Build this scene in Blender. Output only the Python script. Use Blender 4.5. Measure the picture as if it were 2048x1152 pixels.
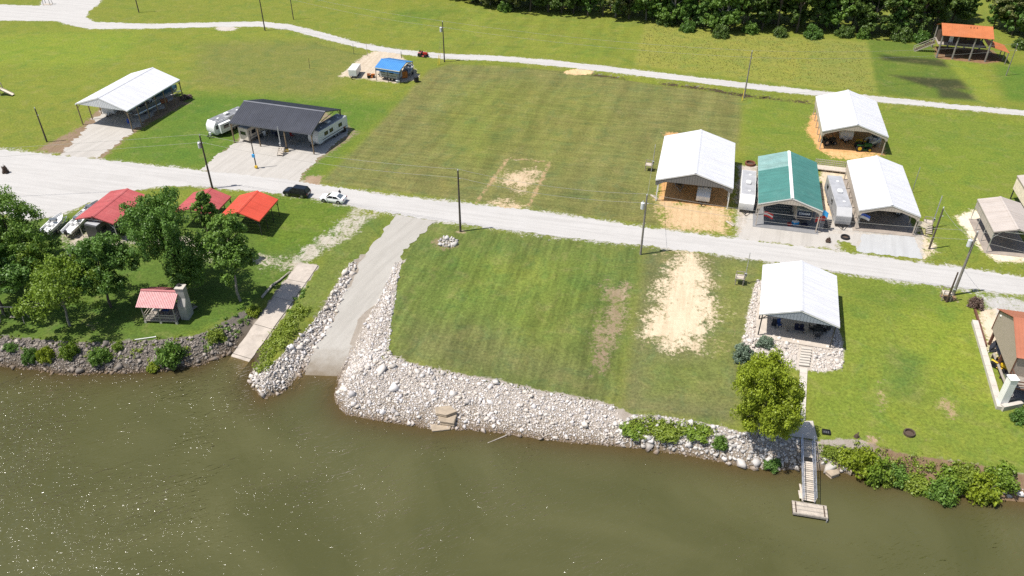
import bpy, bmesh, math, random
import numpy as np
from mathutils import Vector, Matrix
from mathutils.geometry import tessellate_polygon

random.seed(7)
rng = np.random.default_rng(7)
R = math.radians
scene = bpy.context.scene
for o in list(bpy.data.objects):
    bpy.data.objects.remove(o)

# ------------------------------------------------------------------ camera, sky, sun, exposure
CAM_H, PITCH, FPX = 70.0, R(35.657), 1622.66      # metres, radians, focal length in photo pixels
cam_d = bpy.data.cameras.new('camera'); cam = bpy.data.objects.new('camera', cam_d)
scene.collection.objects.link(cam); scene.camera = cam
cam.location = (0, 0, CAM_H); cam.rotation_euler = (math.pi/2 - PITCH, 0, 0)
cam_d.sensor_width = 36.0; cam_d.lens = FPX/2048*36.0; cam_d.clip_end = 4000; cam_d.clip_start = 1

SUN_EL = R(64.0); SUN_AZ = math.atan2(-0.24, -0.97)   # direction (x, y) towards the sun
sun_dir = Vector((math.cos(SUN_AZ)*math.cos(SUN_EL), math.sin(SUN_AZ)*math.cos(SUN_EL), math.sin(SUN_EL)))
world = bpy.data.worlds.new('World'); scene.world = world; world.use_nodes = True
wn = world.node_tree; bgn = wn.nodes['Background']
sky = wn.nodes.new('ShaderNodeTexSky'); sky.sky_type = 'NISHITA'; sky.sun_disc = False
sky.sun_elevation = SUN_EL; sky.sun_rotation = math.atan2(sun_dir.x, sun_dir.y)
sky.air_density = 1.0; sky.dust_density = 1.5; sky.ozone_density = 1.0
wn.links.new(sky.outputs['Color'], bgn.inputs['Color']); bgn.inputs['Strength'].default_value = 0.098
sl = bpy.data.lights.new('sun', 'SUN'); sl.energy = 4.9; sl.angle = R(0.53); sl.color = (1.0, 0.955, 0.89)
so = bpy.data.objects.new('sun', sl); scene.collection.objects.link(so)
so.rotation_euler = sun_dir.to_track_quat('Z', 'Y').to_euler(); so.location = (-60, -20, 120)
vs = scene.view_settings
vs.view_transform = 'Standard'; vs.look = 'None'; vs.exposure = 0.42; vs.gamma = 1.0; vs.use_curve_mapping = False
scene.cycles.use_denoising = False
scene.cycles.max_bounces = 6; scene.cycles.transparent_max_bounces = 8
scene.cycles.sample_clamp_indirect = 6.0; scene.cycles.sample_clamp_direct = 9.0

# ------------------------------------------------------------------ materials
MATS = {}
class NT:
    """small node-tree helper"""
    def __init__(s, name):
        s.m = bpy.data.materials.new(name); s.m.use_nodes = True
        s.t = s.m.node_tree; s.b = s.t.nodes['Principled BSDF']; s.out = s.t.nodes['Material Output']
    def n(s, ty, **kw):
        nd = s.t.nodes.new(ty)
        for k, v in kw.items():
            if k.startswith('i_'):
                key = k[2:]; key = int(key) if key.isdigit() else key
                nd.inputs[key].default_value = v
            else:
                setattr(nd, k, v)
        return nd
    def l(s, a, b): s.t.links.new(a, b); return b
    def math(s, op, a, b=None, c=None, clamp=False):
        nd = s.n('ShaderNodeMath', operation=op, use_clamp=clamp)
        for i, v in enumerate((a, b, c)):
            if v is None: continue
            if isinstance(v, (int, float)): nd.inputs[i].default_value = v
            else: s.l(v, nd.inputs[i])
        return nd.outputs[0]
    def mix(s, f, a, b, mode='MIX'):
        nd = s.n('ShaderNodeMix', data_type='RGBA', blend_type=mode)
        for k, v in ((0, f), (6, a), (7, b)):
            if isinstance(v, (int, float)): nd.inputs[k].default_value = v
            elif isinstance(v, tuple): nd.inputs[k].default_value = (*v[:3], 1)
            else: s.l(v, nd.inputs[k])
        return nd.outputs[2]
    def noise(s, vec, scale, detail=4, rough=.6, dist=0):
        nd = s.n('ShaderNodeTexNoise', i_Scale=scale, i_Detail=detail, i_Roughness=rough, i_Distortion=dist)
        if vec is not None: s.l(vec, nd.inputs['Vector'])
        return nd.outputs['Fac']
    def mr(s, v, a, b, c, d):
        nd = s.n('ShaderNodeMapRange', i_1=a, i_2=b, i_3=c, i_4=d); s.l(v, nd.inputs[0]); return nd.outputs[0]
    def bump(s, h, strength, dist=.05):
        nd = s.n('ShaderNodeBump', i_Strength=strength, i_Distance=dist); s.l(h, nd.inputs['Height'])
        s.l(nd.outputs['Normal'], s.b.inputs['Normal'])

def M(name, col, rough=.6, metal=0.0, var=.18, scale=1.5, bump=0.0, bscale=20, dirt=None, dfac=.35, spec=.5, streak=0.0):
    if name in MATS: return MATS[name]
    t = NT(name); pos = t.n('ShaderNodeNewGeometry').outputs['Position']
    a = t.noise(pos, scale, 6, .65)
    lo = tuple(max(0, c*(1-var)) for c in col); hi = tuple(min(1, c*(1+var*.7)) for c in col)
    c = t.mix(t.mr(a, .3, .7, 0, 1), lo, hi)
    if dirt:
        c = t.mix(t.mr(t.noise(pos, scale*.55, 8, .7), .52, .72, 0, dfac), c, dirt)
    if streak:      # rain streaks and dust running down the sheets
        mp = t.n('ShaderNodeMapping'); mp.inputs['Scale'].default_value = (.16, 2.6, .16); t.l(t.n('ShaderNodeTexCoord').outputs['Object'], mp.inputs['Vector'])
        sk = t.mr(t.noise(mp.outputs[0], 1.0, 6, .7), .46, .70, 0, streak); c = t.mix(sk, c, t.mix(1, c, (.70, .66, .60), 'MULTIPLY'))
    t.l(c, t.b.inputs['Base Color'])
    t.l(t.mr(a, .2, .8, max(.02, rough-.08), min(1, rough+.1)), t.b.inputs['Roughness'])
    t.b.inputs['Metallic'].default_value = metal
    t.b.inputs['Specular IOR Level'].default_value = spec
    if bump: t.bump(t.noise(pos, bscale, 4), bump, .02)
    MATS[name] = t.m; return t.m

M('white_roof', (.56, .565, .59), .5, 0, .03, .3, dirt=(.46, .46, .46), dfac=.2, streak=.55)
M('white_trim', (.74, .73, .70), .5, 0, .08)
M('white_panel', (.62, .63, .64), .5, 0, .06)
M('charcoal_roof', (.036, .040, .054), .55, 0, .16, .4, dirt=(.075, .08, .095), dfac=.35, spec=.3, streak=.6)
M('charcoal_ridge', (.11, .115, .135), .4, 0, .12, .6)
M('grey_gable', (.15, .145, .14), .55, 0, .1)
M('slate_gable', (.27, .30, .34), .55, 0, .1)
M('tan_panel', (.46, .40, .33), .55, 0, .08)
M('green_roof', (.060, .190, .165), .42, 0, .12, .5, dirt=(.12, .25, .22), dfac=.4, streak=.6)
M('green_roof_faded', (.20, .33, .31), .45, 0, .16, .8, dirt=(.32, .42, .40), dfac=.4, streak=.7)
M('red_roof', (.40, .085, .085), .5, 0, .12, .5, dirt=(.48, .20, .18), dfac=.3, streak=.7)
M('coral_roof', (.55, .075, .040), .48, 0, .1, .5, dirt=(.6, .17, .1), dfac=.25, streak=.5)
M('pale_red_roof', (.42, .16, .165), .5, 0, .14, 1.6, dirt=(.52, .30, .30), dfac=.5)
M('blue_roof', (.055, .21, .48), .4, 0, .1, .8)
M('blue_trim', (.05, .17, .42), .4)
M('beige_roof', (.42, .37, .33), .5, 0, .06, .5, streak=.5)
M('orange_roof', (.42, .135, .045), .5, 0, .12, .5, dirt=(.36, .15, .07), dfac=.35)
M('rust_roof', (.34, .12, .065), .5, 0, .14, .5, dirt=(.40, .19, .12), dfac=.3)
M('beige_siding', (.33, .275, .22), .6, 0, .06)
M('brown_trim', (.13, .055, .035), .6)
M('steel', (.30, .30, .30), .42, .5, .2, 2)
M('dark_steel', (.05, .05, .052), .5, .3, .25, 2)
M('galvanised', (.48, .49, .50), .38, .6, .15, 1.5)
M('aluminium', (.62, .63, .65), .32, .8, .1, 1.5)
M('wood_post', (.20, .145, .09), .8, 0, .25, 3, .3)
M('grey_wood', (.30, .265, .225), .85, 0, .25, 2.5, .35, dirt=(.16, .13, .11), dfac=.5)
M('pale_wood', (.46, .40, .33), .85, 0, .22, 2.5, .35, dirt=(.27, .22, .18), dfac=.5)
M('dark_wood', (.075, .05, .035), .8, 0, .3, 2.5, .3)
M('pole_wood', (.085, .068, .052), .85, 0, .3, 2.0, .4)
M('pale_pole_wood', (.21, .19, .165), .85, 0, .25, 2.0, .4)
M('concrete', (.44, .385, .325), .85, 0, .14, .9, .25, 14, dirt=(.30, .255, .21), dfac=.55)
M('white_concrete', (.47, .43, .375), .85, 0, .12, .9, .25, 14, dirt=(.42, .37, .31), dfac=.5)
M('grey_concrete', (.20, .20, .205), .85, 0, .18, .8, .2, 14, dirt=(.13, .125, .12), dfac=.5)
M('brown_concrete', (.30, .255, .215), .85, 0, .2, .6, .2, 14, dirt=(.19, .155, .13), dfac=.5)
M('ramp_concrete', (.40, .35, .30), .9, 0, .2, .7, .4, 10, dirt=(.20, .165, .13), dfac=.75)
M('stone_block', (.33, .315, .29), .9, 0, .22, 1.5, .5, 12, dirt=(.20, .19, .17), dfac=.4)
M('rv_white', (.70, .70, .69), .35, 0, .05, .6, dirt=(.55, .53, .50), dfac=.3)
M('rv_cream', (.52, .46, .38), .4, 0, .06, .6, dirt=(.40, .35, .29), dfac=.3)
M('rv_grey', (.40, .40, .40), .4, 0, .07, .6)
M('rv_roof', (.33, .335, .35), .7, 0, .14, .8, dirt=(.20, .20, .20), dfac=.6)
M('rv_dark_roof', (.17, .175, .185), .6, 0, .3, .9, dirt=(.55, .55, .55), dfac=.6)
M('rv_dark', (.045, .046, .05), .4, 0, .1)
M('rv_navy', (.012, .014, .026), .25, 0, .1)
M('stripe_grey', (.14, .145, .16), .4)
M('black_plastic', (.014, .014, .015), .5, 0, .2)
M('rubber', (.016, .016, .017), .85, 0, .25)
M('rim', (.42, .42, .43), .3, .8, .1)
M('car_black', (.006, .007, .010), .12, 0, .05, spec=.7)
M('car_white', (.80, .80, .80), .15, 0, .02)
M('glass', (.012, .014, .018), .06, 0, .1, spec=.8)
M('rear_glass', (.10, .12, .14), .08, 0, .1, spec=.8)
M('lamp_red', (.28, .012, .01), .25)
M('lamp_clear', (.6, .6, .62), .12)
M('blue_cloth', (.018, .055, .21), .85, 0, .2)
M('navy_cloth', (.008, .010, .035), .85, 0, .2)
M('teal_tarp', (.025, .075, .095), .6, 0, .3, 1.5, .4, 5)
M('blue_plastic', (.015, .08, .42), .45)
M('bright_blue', (.03, .30, .62), .5)
M('yellow_paint', (.62, .40, .02), .45, 0, .12)
M('green_paint', (.015, .10, .022), .4, 0, .15)
M('red_paint', (.36, .018, .014), .4, 0, .15)
M('orange_paint', (.52, .16, .025), .5, 0, .15)
M('rust', (.16, .06, .03), .85, 0, .35, 6, .4)
M('brown_box', (.30, .12, .05), .7, 0, .2)
M('cream_cloth', (.72, .62, .48), .8)
M('red_cloth', (.5, .035, .03), .8)
M('dark_cloth', (.018, .02, .028), .9, 0, .25)
M('skin', (.42, .25, .17), .6)
M('pale_cloth', (.62, .60, .56), .85)
M('bark', (.10, .08, .062), .95, 0, .3, 4, .6, 8)
M('grey_bark', (.20, .185, .16), .95, 0, .3, 4, .6, 8)
M('driftwood', (.34, .30, .25), .9, 0, .25, 3, .4)
M('slab_rock', (.34, .275, .20), .9, 0, .25, 1.2, .6, 6, dirt=(.17, .14, .10), dfac=.6)
M('brush_twig', (.13, .095, .075), .95, 0, .3, 4)
M('wire', (.34, .33, .30), .5, .3, .1)
M('insulator', (.55, .56, .57), .3)
M('yellow_guard', (.68, .50, .04), .5)

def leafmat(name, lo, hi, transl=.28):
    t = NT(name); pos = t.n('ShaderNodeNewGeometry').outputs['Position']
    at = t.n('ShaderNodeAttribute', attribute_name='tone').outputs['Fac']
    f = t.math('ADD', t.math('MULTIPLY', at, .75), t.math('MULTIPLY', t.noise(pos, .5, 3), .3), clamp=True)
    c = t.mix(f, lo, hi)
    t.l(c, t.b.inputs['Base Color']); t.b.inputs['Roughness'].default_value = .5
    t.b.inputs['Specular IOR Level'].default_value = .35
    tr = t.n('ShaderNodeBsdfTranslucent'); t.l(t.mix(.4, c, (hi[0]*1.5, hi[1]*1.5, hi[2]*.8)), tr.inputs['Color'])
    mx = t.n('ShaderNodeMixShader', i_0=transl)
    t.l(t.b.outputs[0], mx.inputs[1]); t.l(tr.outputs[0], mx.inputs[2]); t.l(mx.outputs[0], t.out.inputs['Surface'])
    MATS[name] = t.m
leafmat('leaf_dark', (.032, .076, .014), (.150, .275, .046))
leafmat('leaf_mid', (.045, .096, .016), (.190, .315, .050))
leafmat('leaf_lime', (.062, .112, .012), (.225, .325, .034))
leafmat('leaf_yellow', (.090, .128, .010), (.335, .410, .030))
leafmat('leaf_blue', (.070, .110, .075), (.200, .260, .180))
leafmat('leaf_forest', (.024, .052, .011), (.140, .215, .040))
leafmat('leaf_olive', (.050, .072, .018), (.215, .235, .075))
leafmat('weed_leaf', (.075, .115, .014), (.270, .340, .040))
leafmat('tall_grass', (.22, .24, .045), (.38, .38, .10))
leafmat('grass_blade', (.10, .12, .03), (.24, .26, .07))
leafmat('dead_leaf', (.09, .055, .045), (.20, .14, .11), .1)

def stonemat(name, cols, wet=True):
    """cols: list of rgb picked by the 'tone' attribute or the object's own random value; stained brown at the waterline"""
    t = NT(name); geo = t.n('ShaderNodeNewGeometry'); pos = geo.outputs['Position']
    at = t.n('ShaderNodeAttribute', attribute_name='tone').outputs['Fac']
    rnd = t.n('ShaderNodeObjectInfo').outputs['Random']
    f = t.math('FRACT', t.math('ADD', at, t.math('MULTIPLY', rnd, 7.31)))
    ramp = t.n('ShaderNodeValToRGB'); ramp.color_ramp.interpolation = 'LINEAR'
    els = ramp.color_ramp.elements
    while len(els) < len(cols): els.new(.5)
    for i, c in enumerate(cols):
        els[i].position = i/(len(cols)-1); els[i].color = (*c, 1)
    t.l(f, ramp.inputs[0])
    c = t.mix(t.mr(t.noise(pos, 5, 6, .7), .35, .78, 0, .34), ramp.outputs[0], (.18, .16, .14))
    if wet:
        z = t.n('ShaderNodeSeparateXYZ'); t.l(pos, z.inputs[0])
        zz = t.math('ADD', z.outputs[2], t.math('MULTIPLY', t.noise(pos, 1.3, 4), -.5))
        c = t.mix(t.mr(zz, ZW-.2, ZW+.25, .82, 0), c, (.16, .105, .06))
    t.l(c, t.b.inputs['Base Color']); t.b.inputs['Roughness'].default_value = .85
    t.bump(t.noise(pos, 9, 5), .5, .04)
    MATS[name] = t.m

# ------------------------------------------------------------------ plan: shoreline, banks and ramps, read off the photo and laid on the land
ZW, ZC = -2.8, -0.8          # water level, bank crest
def cast(px, py, z=0.0):
    a, b = (px-1024)/FPX, (py-576)/FPX
    c, s = math.cos(PITCH), math.sin(PITCH)
    d = (a, c-b*s, -s-b*c); t = (z-CAM_H)/d[2]
    return (d[0]*t, d[1]*t)
def castl(pts, z): return np.array([cast(x, y, z) for x, y in pts])

def seg_dist(X, Y, A, B):
    dx, dy = B[0]-A[0], B[1]-A[1]
    t = np.clip(((X-A[0])*dx+(Y-A[1])*dy)/(dx*dx+dy*dy+1e-12), 0, 1)
    return np.hypot(X-A[0]-t*dx, Y-A[1]-t*dy), t
def sd_poly(X, Y, poly):
    """distance to a closed outline, positive inside"""
    X = np.asarray(X, float); Y = np.asarray(Y, float)
    d = np.full(X.shape, 1e9); ins = np.zeros(X.shape, bool); n = len(poly)
    for i in range(n):
        A, B = poly[i], poly[(i+1) % n]
        d = np.minimum(d, seg_dist(X, Y, A, B)[0])
        if A[1] != B[1]:
            cr = (A[1] > Y) != (B[1] > Y)
            ins ^= cr & (X < (B[0]-A[0])*(Y-A[1])/(B[1]-A[1])+A[0])
    return np.where(ins, d, -d)
def sm(x): x = np.clip(x, 0, 1); return x*x*(3-2*x)

WATERLINE = [(-300, 716), (-60, 724), (0, 730), (60, 738), (130, 748), (230, 746), (330, 741), (400, 731), (440, 714), (470, 706),
             (503, 716), (497, 740), (503, 768), (527, 797), (560, 784), (590, 772), (609, 749), (674, 751), (670, 775),
             (671, 802), (692, 828), (760, 840), (860, 858), (940, 858), (1010, 866), (1080, 876), (1150, 886), (1230, 891),
             (1320, 901), (1400, 914), (1480, 932), (1540, 938), (1600, 936), (1650, 942), (1700, 948), (1750, 960), (1830, 962),
             (1880, 985), (1940, 984), (2000, 992), (2060, 1004), (2300, 1030)]
CREST = [(-300, 660), (-60, 668), (0, 676), (100, 684), (200, 690), (300, 684), (390, 676), (440, 652), (490, 622), (528, 640),
         (520, 730), (534, 752), (570, 742), (620, 730), (700, 738), (750, 730), (786, 716), (832, 733), (907, 748), (1001, 766), (1096, 787),
         (1174, 800), (1229, 815), (1262, 832), (1340, 840), (1420, 853), (1480, 868), (1560, 876), (1640, 886), (1720, 884),
         (1790, 908), (1900, 928), (2000, 944), (2060, 956), (2300, 975)]
wl = castl(WATERLINE, ZW); cr = castl(CREST, ZC)
LAND = np.vstack([[(-1500, wl[0, 1]-20)], wl, [(1500, wl[-1, 1]-20), (1500, 3000), (-1500, 3000)]])
INLAND = np.vstack([[(-1500, cr[0, 1]-20)], cr, [(1500, cr[-1, 1]-20), (1500, 3000), (-1500, 3000)]])

RAMP = [((791, 429), (871, 443), 0.0), ((743, 495), (816, 492), -.16), ((720, 526), (796, 526), -.42), ((688, 594), (755, 600), -1.08),
        ((665, 643), (730, 640), -1.7), ((636, 688), (709, 688), -2.25), ((609, 748), (674, 750), ZW)]
CRAMP = [((598, 526), (636, 531), -.35), ((548, 594), (585, 604), -1.2), ((466, 708), (502, 719), ZW)]
def ramp_xy(spec, tail):
    L = [Vector((*cast(*a, z), z)) for a, b, z in spec]; Rr = [Vector((*cast(*b, z), z)) for a, b, z in spec]
    for S in (L, Rr):
        d = (S[-1]-S[-2]).normalized(); S.append(S[-1]+d*tail)
    return L, Rr
rampL, rampR = ramp_xy(RAMP, 9); crL, crR = ramp_xy(CRAMP, 6)
def carve(X, Y, Z, L, Rr, margin, slope):
    poly = np.array([(v.x, v.y) for v in L]+[(v.x, v.y) for v in reversed(Rr)])
    sd = sd_poly(X, Y, poly)
    best = np.full(X.shape, 1e9); zr = np.zeros(X.shape)
    for i in range(len(L)-1):
        A, B = (L[i]+Rr[i])/2, (L[i+1]+Rr[i+1])/2
        d, t = seg_dist(X, Y, A, B); m = d < best
        best = np.where(m, d, best); zr = np.where(m, A.z+(B.z-A.z)*t, zr)
    return np.minimum(Z, zr-.03+np.maximum(0, -sd-margin)*slope)
PAD_C, PAD_ROT, PAD_W, PAD_L = (39.7, 90.55), R(-16.1), 10.0, 12.3
def bumps(X, Y):
    return (np.sin(X*.31+1.3)*np.sin(Y*.27+.4)+.6*np.sin(X*.71+Y*.53)+.4*np.sin(X*1.37-Y*1.13+2))
DITCH = np.array([cast(x, y) for x, y in [(1165, 144), (1190, 148), (1240, 154), (1330, 166), (1420, 177), (1490, 190), (1560, 197), (1640, 205), (1760, 215), (1900, 232), (2060, 250)]])
DITCH2 = np.array([cast(x, y) for x, y in [(640, 86), (690, 98), (742, 108)]])
def terrain(X, Y):
    X = np.asarray(X, float); Y = np.asarray(Y, float)
    d1 = sd_poly(X, Y, LAND); d2 = sd_poly(X, Y, INLAND)
    t = np.clip(d1/np.maximum(d1-d2, 1e-3), 0, 1)
    z = ZW+(ZC-ZW)*t**.85
    z = np.where(d1 < 0, np.maximum(ZW+.38*d1, -9), z)
    z = np.where(d2 >= 0, ZC*(1-sm(d2/30)), z)
    w = np.clip((d1+3)/4, 0, 1)*np.clip((6-d2)/6, 0, 1)
    z = z+bumps(X, Y)*.07*w
    for D, dep in ((DITCH, .55), (DITCH2, .5)):
        dd = np.full(X.shape, 1e9)
        for i in range(len(D)-1): dd = np.minimum(dd, seg_dist(X, Y, D[i], D[i+1])[0])
        z = z-dep*sm(1-dd/1.7)
    z = carve(X, Y, z, rampL, rampR, .7, .62)
    z = carve(X, Y, z, crL, crR, .6, .5)
    c, s = math.cos(PAD_ROT), math.sin(PAD_ROT)      # the raised patio mound
    lx = (X-PAD_C[0])*c+(Y-PAD_C[1])*s; ly = -(X-PAD_C[0])*s+(Y-PAD_C[1])*c
    out = np.hypot(np.maximum(np.abs(lx)-PAD_W/2, 0), np.maximum(np.abs(ly)-PAD_L/2, 0))
    z = np.maximum(z, np.minimum(-.1, -.06-.26*np.maximum(out-.3, 0)))
    return z
TG = []            # height grid, filled once the ground sheet exists
def tz(x, y):
    if not TG: return float(terrain(np.array([x]), np.array([y]))[0])
    ax, ay, Z = TG; i = min(max(int(np.searchsorted(ax, x))-1, 0), len(ax)-2); j = min(max(int(np.searchsorted(ay, y))-1, 0), len(ay)-2)
    u = (x-ax[i])/(ax[i+1]-ax[i]); v = (y-ay[j])/(ay[j+1]-ay[j])
    return float((Z[j, i]*(1-u)+Z[j, i+1]*u)*(1-v)+(Z[j+1, i]*(1-u)+Z[j+1, i+1]*u)*v)
def G(px, py, dz=0.0):
    """the point of the land seen at a photo pixel"""
    z = 0.0
    for _ in range(5):
        x, y = cast(px, py, z); z = tz(x, y)
    return Vector((x, y, z+dz))
def Gl(pts): return np.array([tuple(G(x, y))[:2] for x, y in pts])

stonemat('white_stone', [(.62, .58, .555), (.52, .46, .40), (.70, .67, .65), (.36, .33, .305), (.62, .56, .48), (.54, .52, .52), (.27, .24, .215), (.66, .62, .58), (.44, .39, .33)])
stonemat('cream_stone', [(.60, .52, .43), (.52, .45, .37), (.64, .59, .53), (.40, .35, .30), (.56, .48, .39)])
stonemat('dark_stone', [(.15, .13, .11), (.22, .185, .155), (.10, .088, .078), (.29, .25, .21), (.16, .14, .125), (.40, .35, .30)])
stonemat('grey_stone', [(.46, .44, .42), (.55, .52, .48), (.30, .285, .27), (.60, .57, .54), (.38, .35, .31)])
stonemat('bed_stone', [(.60, .55, .50), (.50, .45, .40), (.66, .62, .58), (.42, .385, .35), (.56, .48, .42)], wet=False)

# ------------------------------------------------------------------ object helpers
def link(o, parent=None):
    scene.collection.objects.link(o)
    if parent is not None: o.parent = parent
    return o
def tag(o, label=None, cat=None, group=None, kind=None):
    if label: o['label'] = label
    if cat: o['category'] = cat
    if group: o['group'] = group
    if kind: o['kind'] = kind
    return o
def thing(name, label, cat, loc=(0, 0, 0), rz=0.0, group=None):
    o = bpy.data.objects.new(name, None); o.empty_display_size = .5; link(o)
    o.location = loc; o.rotation_euler = (0, 0, rz)
    return tag(o, label, cat, group)
def copy_tree(o, parent=None):
    c = o.copy(); link(c); c.parent = parent
    for ch in list(o.children): copy_tree(ch, c)
    return c
class MB:
    def __init__(s): s.v = []; s.f = []
    def add(s, vs, fs):
        k = len(s.v); s.v += [tuple(v) for v in vs]; s.f += [tuple(i+k for i in f) for f in fs]; return s
    def box(s, c, d, rz=0.0, rx=0.0, ry=0.0):
        mt = Matrix.Translation(c) @ Matrix.Rotation(rz, 4, 'Z') @ Matrix.Rotation(ry, 4, 'Y') @ Matrix.Rotation(rx, 4, 'X')
        h = [x/2 for x in d]
        vs = [mt @ Vector((sx*h[0], sy*h[1], sz*h[2])) for sx in (-1, 1) for sy in (-1, 1) for sz in (-1, 1)]
        return s.add(vs, [(0, 1, 3, 2), (4, 6, 7, 5), (0, 4, 5, 1), (2, 3, 7, 6), (0, 2, 6, 4), (1, 5, 7, 3)])
    def tube(s, a, b, r, r2=None, n=8):
        a, b = Vector(a), Vector(b); r2 = r if r2 is None else r2
        d = (b-a).normalized(); q = d.to_track_quat('Z', 'Y')
        vs = []
        for p, rr in ((a, r), (b, r2)):
            for i in range(n):
                w = 2*math.pi*i/n; vs.append(p+q @ Vector((math.cos(w)*rr, math.sin(w)*rr, 0)))
        return s.add(vs, [(i, (i+1) % n, n+(i+1) % n, n+i) for i in range(n)]+[tuple(range(n-1, -1, -1)), tuple(range(n, 2*n))])
    def path(s, pts, r, n=5):
        for a, b in zip(pts[:-1], pts[1:]): s.tube(a, b, r, n=n)
        return s
    def bar(s, a, b, w, h):
        """rectangular bar between two points"""
        a, b = Vector(a), Vector(b); q = (b-a).to_track_quat('X', 'Z'); vs = []
        for p in (a, b):
            for sy, sz in ((-1, -1), (1, -1), (1, 1), (-1, 1)): vs.append(p+q @ Vector((0, sy*w/2, sz*h/2)))
        return s.add(vs, [(0, 1, 5, 4), (1, 2, 6, 5), (2, 3, 7, 6), (3, 0, 4, 7), (3, 2, 1, 0), (4, 5, 6, 7)])
    def prism(s, poly, a, b, axis='y'):
        """outline (u, w) extruded from a to b along an axis"""
        f = {'y': lambda u, w, t: (u, t, w), 'x': lambda u, w, t: (t, u, w), 'z': lambda u, w, t: (u, w, t)}[axis]
        n = len(poly); vs = [f(u, w, a) for u, w in poly]+[f(u, w, b) for u, w in poly]
        return s.add(vs, [(i, (i+1) % n, n+(i+1) % n, n+i) for i in range(n)]+[tuple(range(n-1, -1, -1)), tuple(range(n, 2*n))])
    def loft(s, rings, caps=True):
        n = len(rings[0]); k = len(rings); vs = [p for r in rings for p in r]
        fs = [(j*n+i, j*n+(i+1) % n, (j+1)*n+(i+1) % n, (j+1)*n+i) for j in range(k-1) for i in range(n)]
        if caps: fs += [tuple(range(n-1, -1, -1)), tuple((k-1)*n+i for i in range(n))]
        return s.add(vs, fs)
    def build(s, name, mat, parent=None, smooth=False, bevel=0.0, seg=1):
        me = bpy.data.meshes.new(name); me.from_pydata(s.v, [], s.f)
        bm = bmesh.new(); bm.from_mesh(me)
        bmesh.ops.recalc_face_normals(bm, faces=bm.faces)
        if bevel: bmesh.ops.bevel(bm, geom=[e for e in bm.edges if len(e.link_faces) == 2 and e.calc_face_angle(0) > .5], offset=bevel, segments=seg, affect='EDGES', clamp_overlap=True)
        bm.to_mesh(me); bm.free()
        me.materials.append(MATS[mat])
        if smooth: me.shade_smooth(); me.set_sharp_from_angle(angle=R(38))
        return link(bpy.data.objects.new(name, me), parent)
def np_mesh(name, V, F, mat, tone=None, smooth=False):
    me = bpy.data.meshes.new(name); V = np.asarray(V, np.float32); F = np.asarray(F, np.int32)
    me.vertices.add(len(V)); me.vertices.foreach_set('co', V.ravel())
    k = F.shape[1]; me.loops.add(F.size); me.loops.foreach_set('vertex_index', F.ravel())
    me.polygons.add(len(F)); me.polygons.foreach_set('loop_start', np.arange(0, F.size, k, dtype=np.int32))
    if smooth: me.polygons.foreach_set('use_smooth', np.ones(len(F), bool))
    if tone is not None:
        a = me.attributes.new('tone', 'FLOAT', 'POINT'); a.data.foreach_set('value', np.asarray(tone, np.float32))
    me.update(); me.validate()
    me.materials.append(MATS[mat] if isinstance(mat, str) else mat); return me

# ------------------------------------------------------------------ ground: one sheet of land, with lawns, bare soil and gravel spill as surface masks
def axis(parts):
    out = []
    for a, b, st in parts: out += list(np.arange(a, b, st))
    return np.array(out+[parts[-1][1]])
gx = axis([(-1400, -400, 100), (-400, -170, 12), (-170, 170, .6), (170, 400, 12), (400, 1400, 100)])
gy = axis([(-200, 30, 20), (30, 62, 2), (62, 132, .45), (132, 262, .75), (262, 400, 8), (400, 2400, 100)])
GX, GY = np.meshgrid(gx, gy); gxf, gyf = GX.ravel(), GY.ravel()
GZ = terrain(gxf, gyf)
ny, nx = GX.shape
idx = np.arange(nx*ny).reshape(ny, nx)
TG.extend([gx, gy, GZ.reshape(ny, nx)])
GF = np.stack([idx[:-1, :-1], idx[:-1, 1:], idx[1:, 1:], idx[1:, :-1]], -1).reshape(-1, 4)

tint = np.tile(np.array([.124, .142, .017]), (nx*ny, 1)); mow = np.zeros(nx*ny)
bare = np.zeros(nx*ny); bcol = np.tile(np.array([.40, .38, .35]), (nx*ny, 1))
def near(poly, pad):
    a, b = poly.min(0)-pad, poly.max(0)+pad
    return np.nonzero((gxf > a[0]) & (gxf < b[0]) & (gyf > a[1]) & (gyf < b[1]))[0]
def lawn(px, col, soft=1.0, amt=1.0, stripes=None):
    p = Gl(px); i = near(p, soft+1); w = sm(.5+sd_poly(gxf[i], gyf[i], p)/(2*soft))*amt
    tint[i] = tint[i]*(1-w[:, None])+np.array(col)*w[:, None]
    if stripes is not None: mow[i] = mow[i]*(1-w)+stripes*w
def soil(px, col, soft=1.2, amt=1.0, world=False):
    p = np.array(px) if world else Gl(px); i = near(p, soft*2+1)
    w = sm(.5+sd_poly(gxf[i], gyf[i], p)/(2*soft))*amt
    m = w > bare[i]; j = i[m]
    bcol[j] = np.array(col); bare[i] = np.maximum(bare[i], w)
def blob(px, py, rx, ry, ang=0):
    return [(px+rx*math.cos(a)*math.cos(ang)-ry*math.sin(a)*math.sin(ang), py+rx*math.cos(a)*math.sin(ang)+ry*math.sin(a)*math.cos(ang)) for a in np.linspace(0, 2*math.pi, 14)[:-1]]

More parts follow.
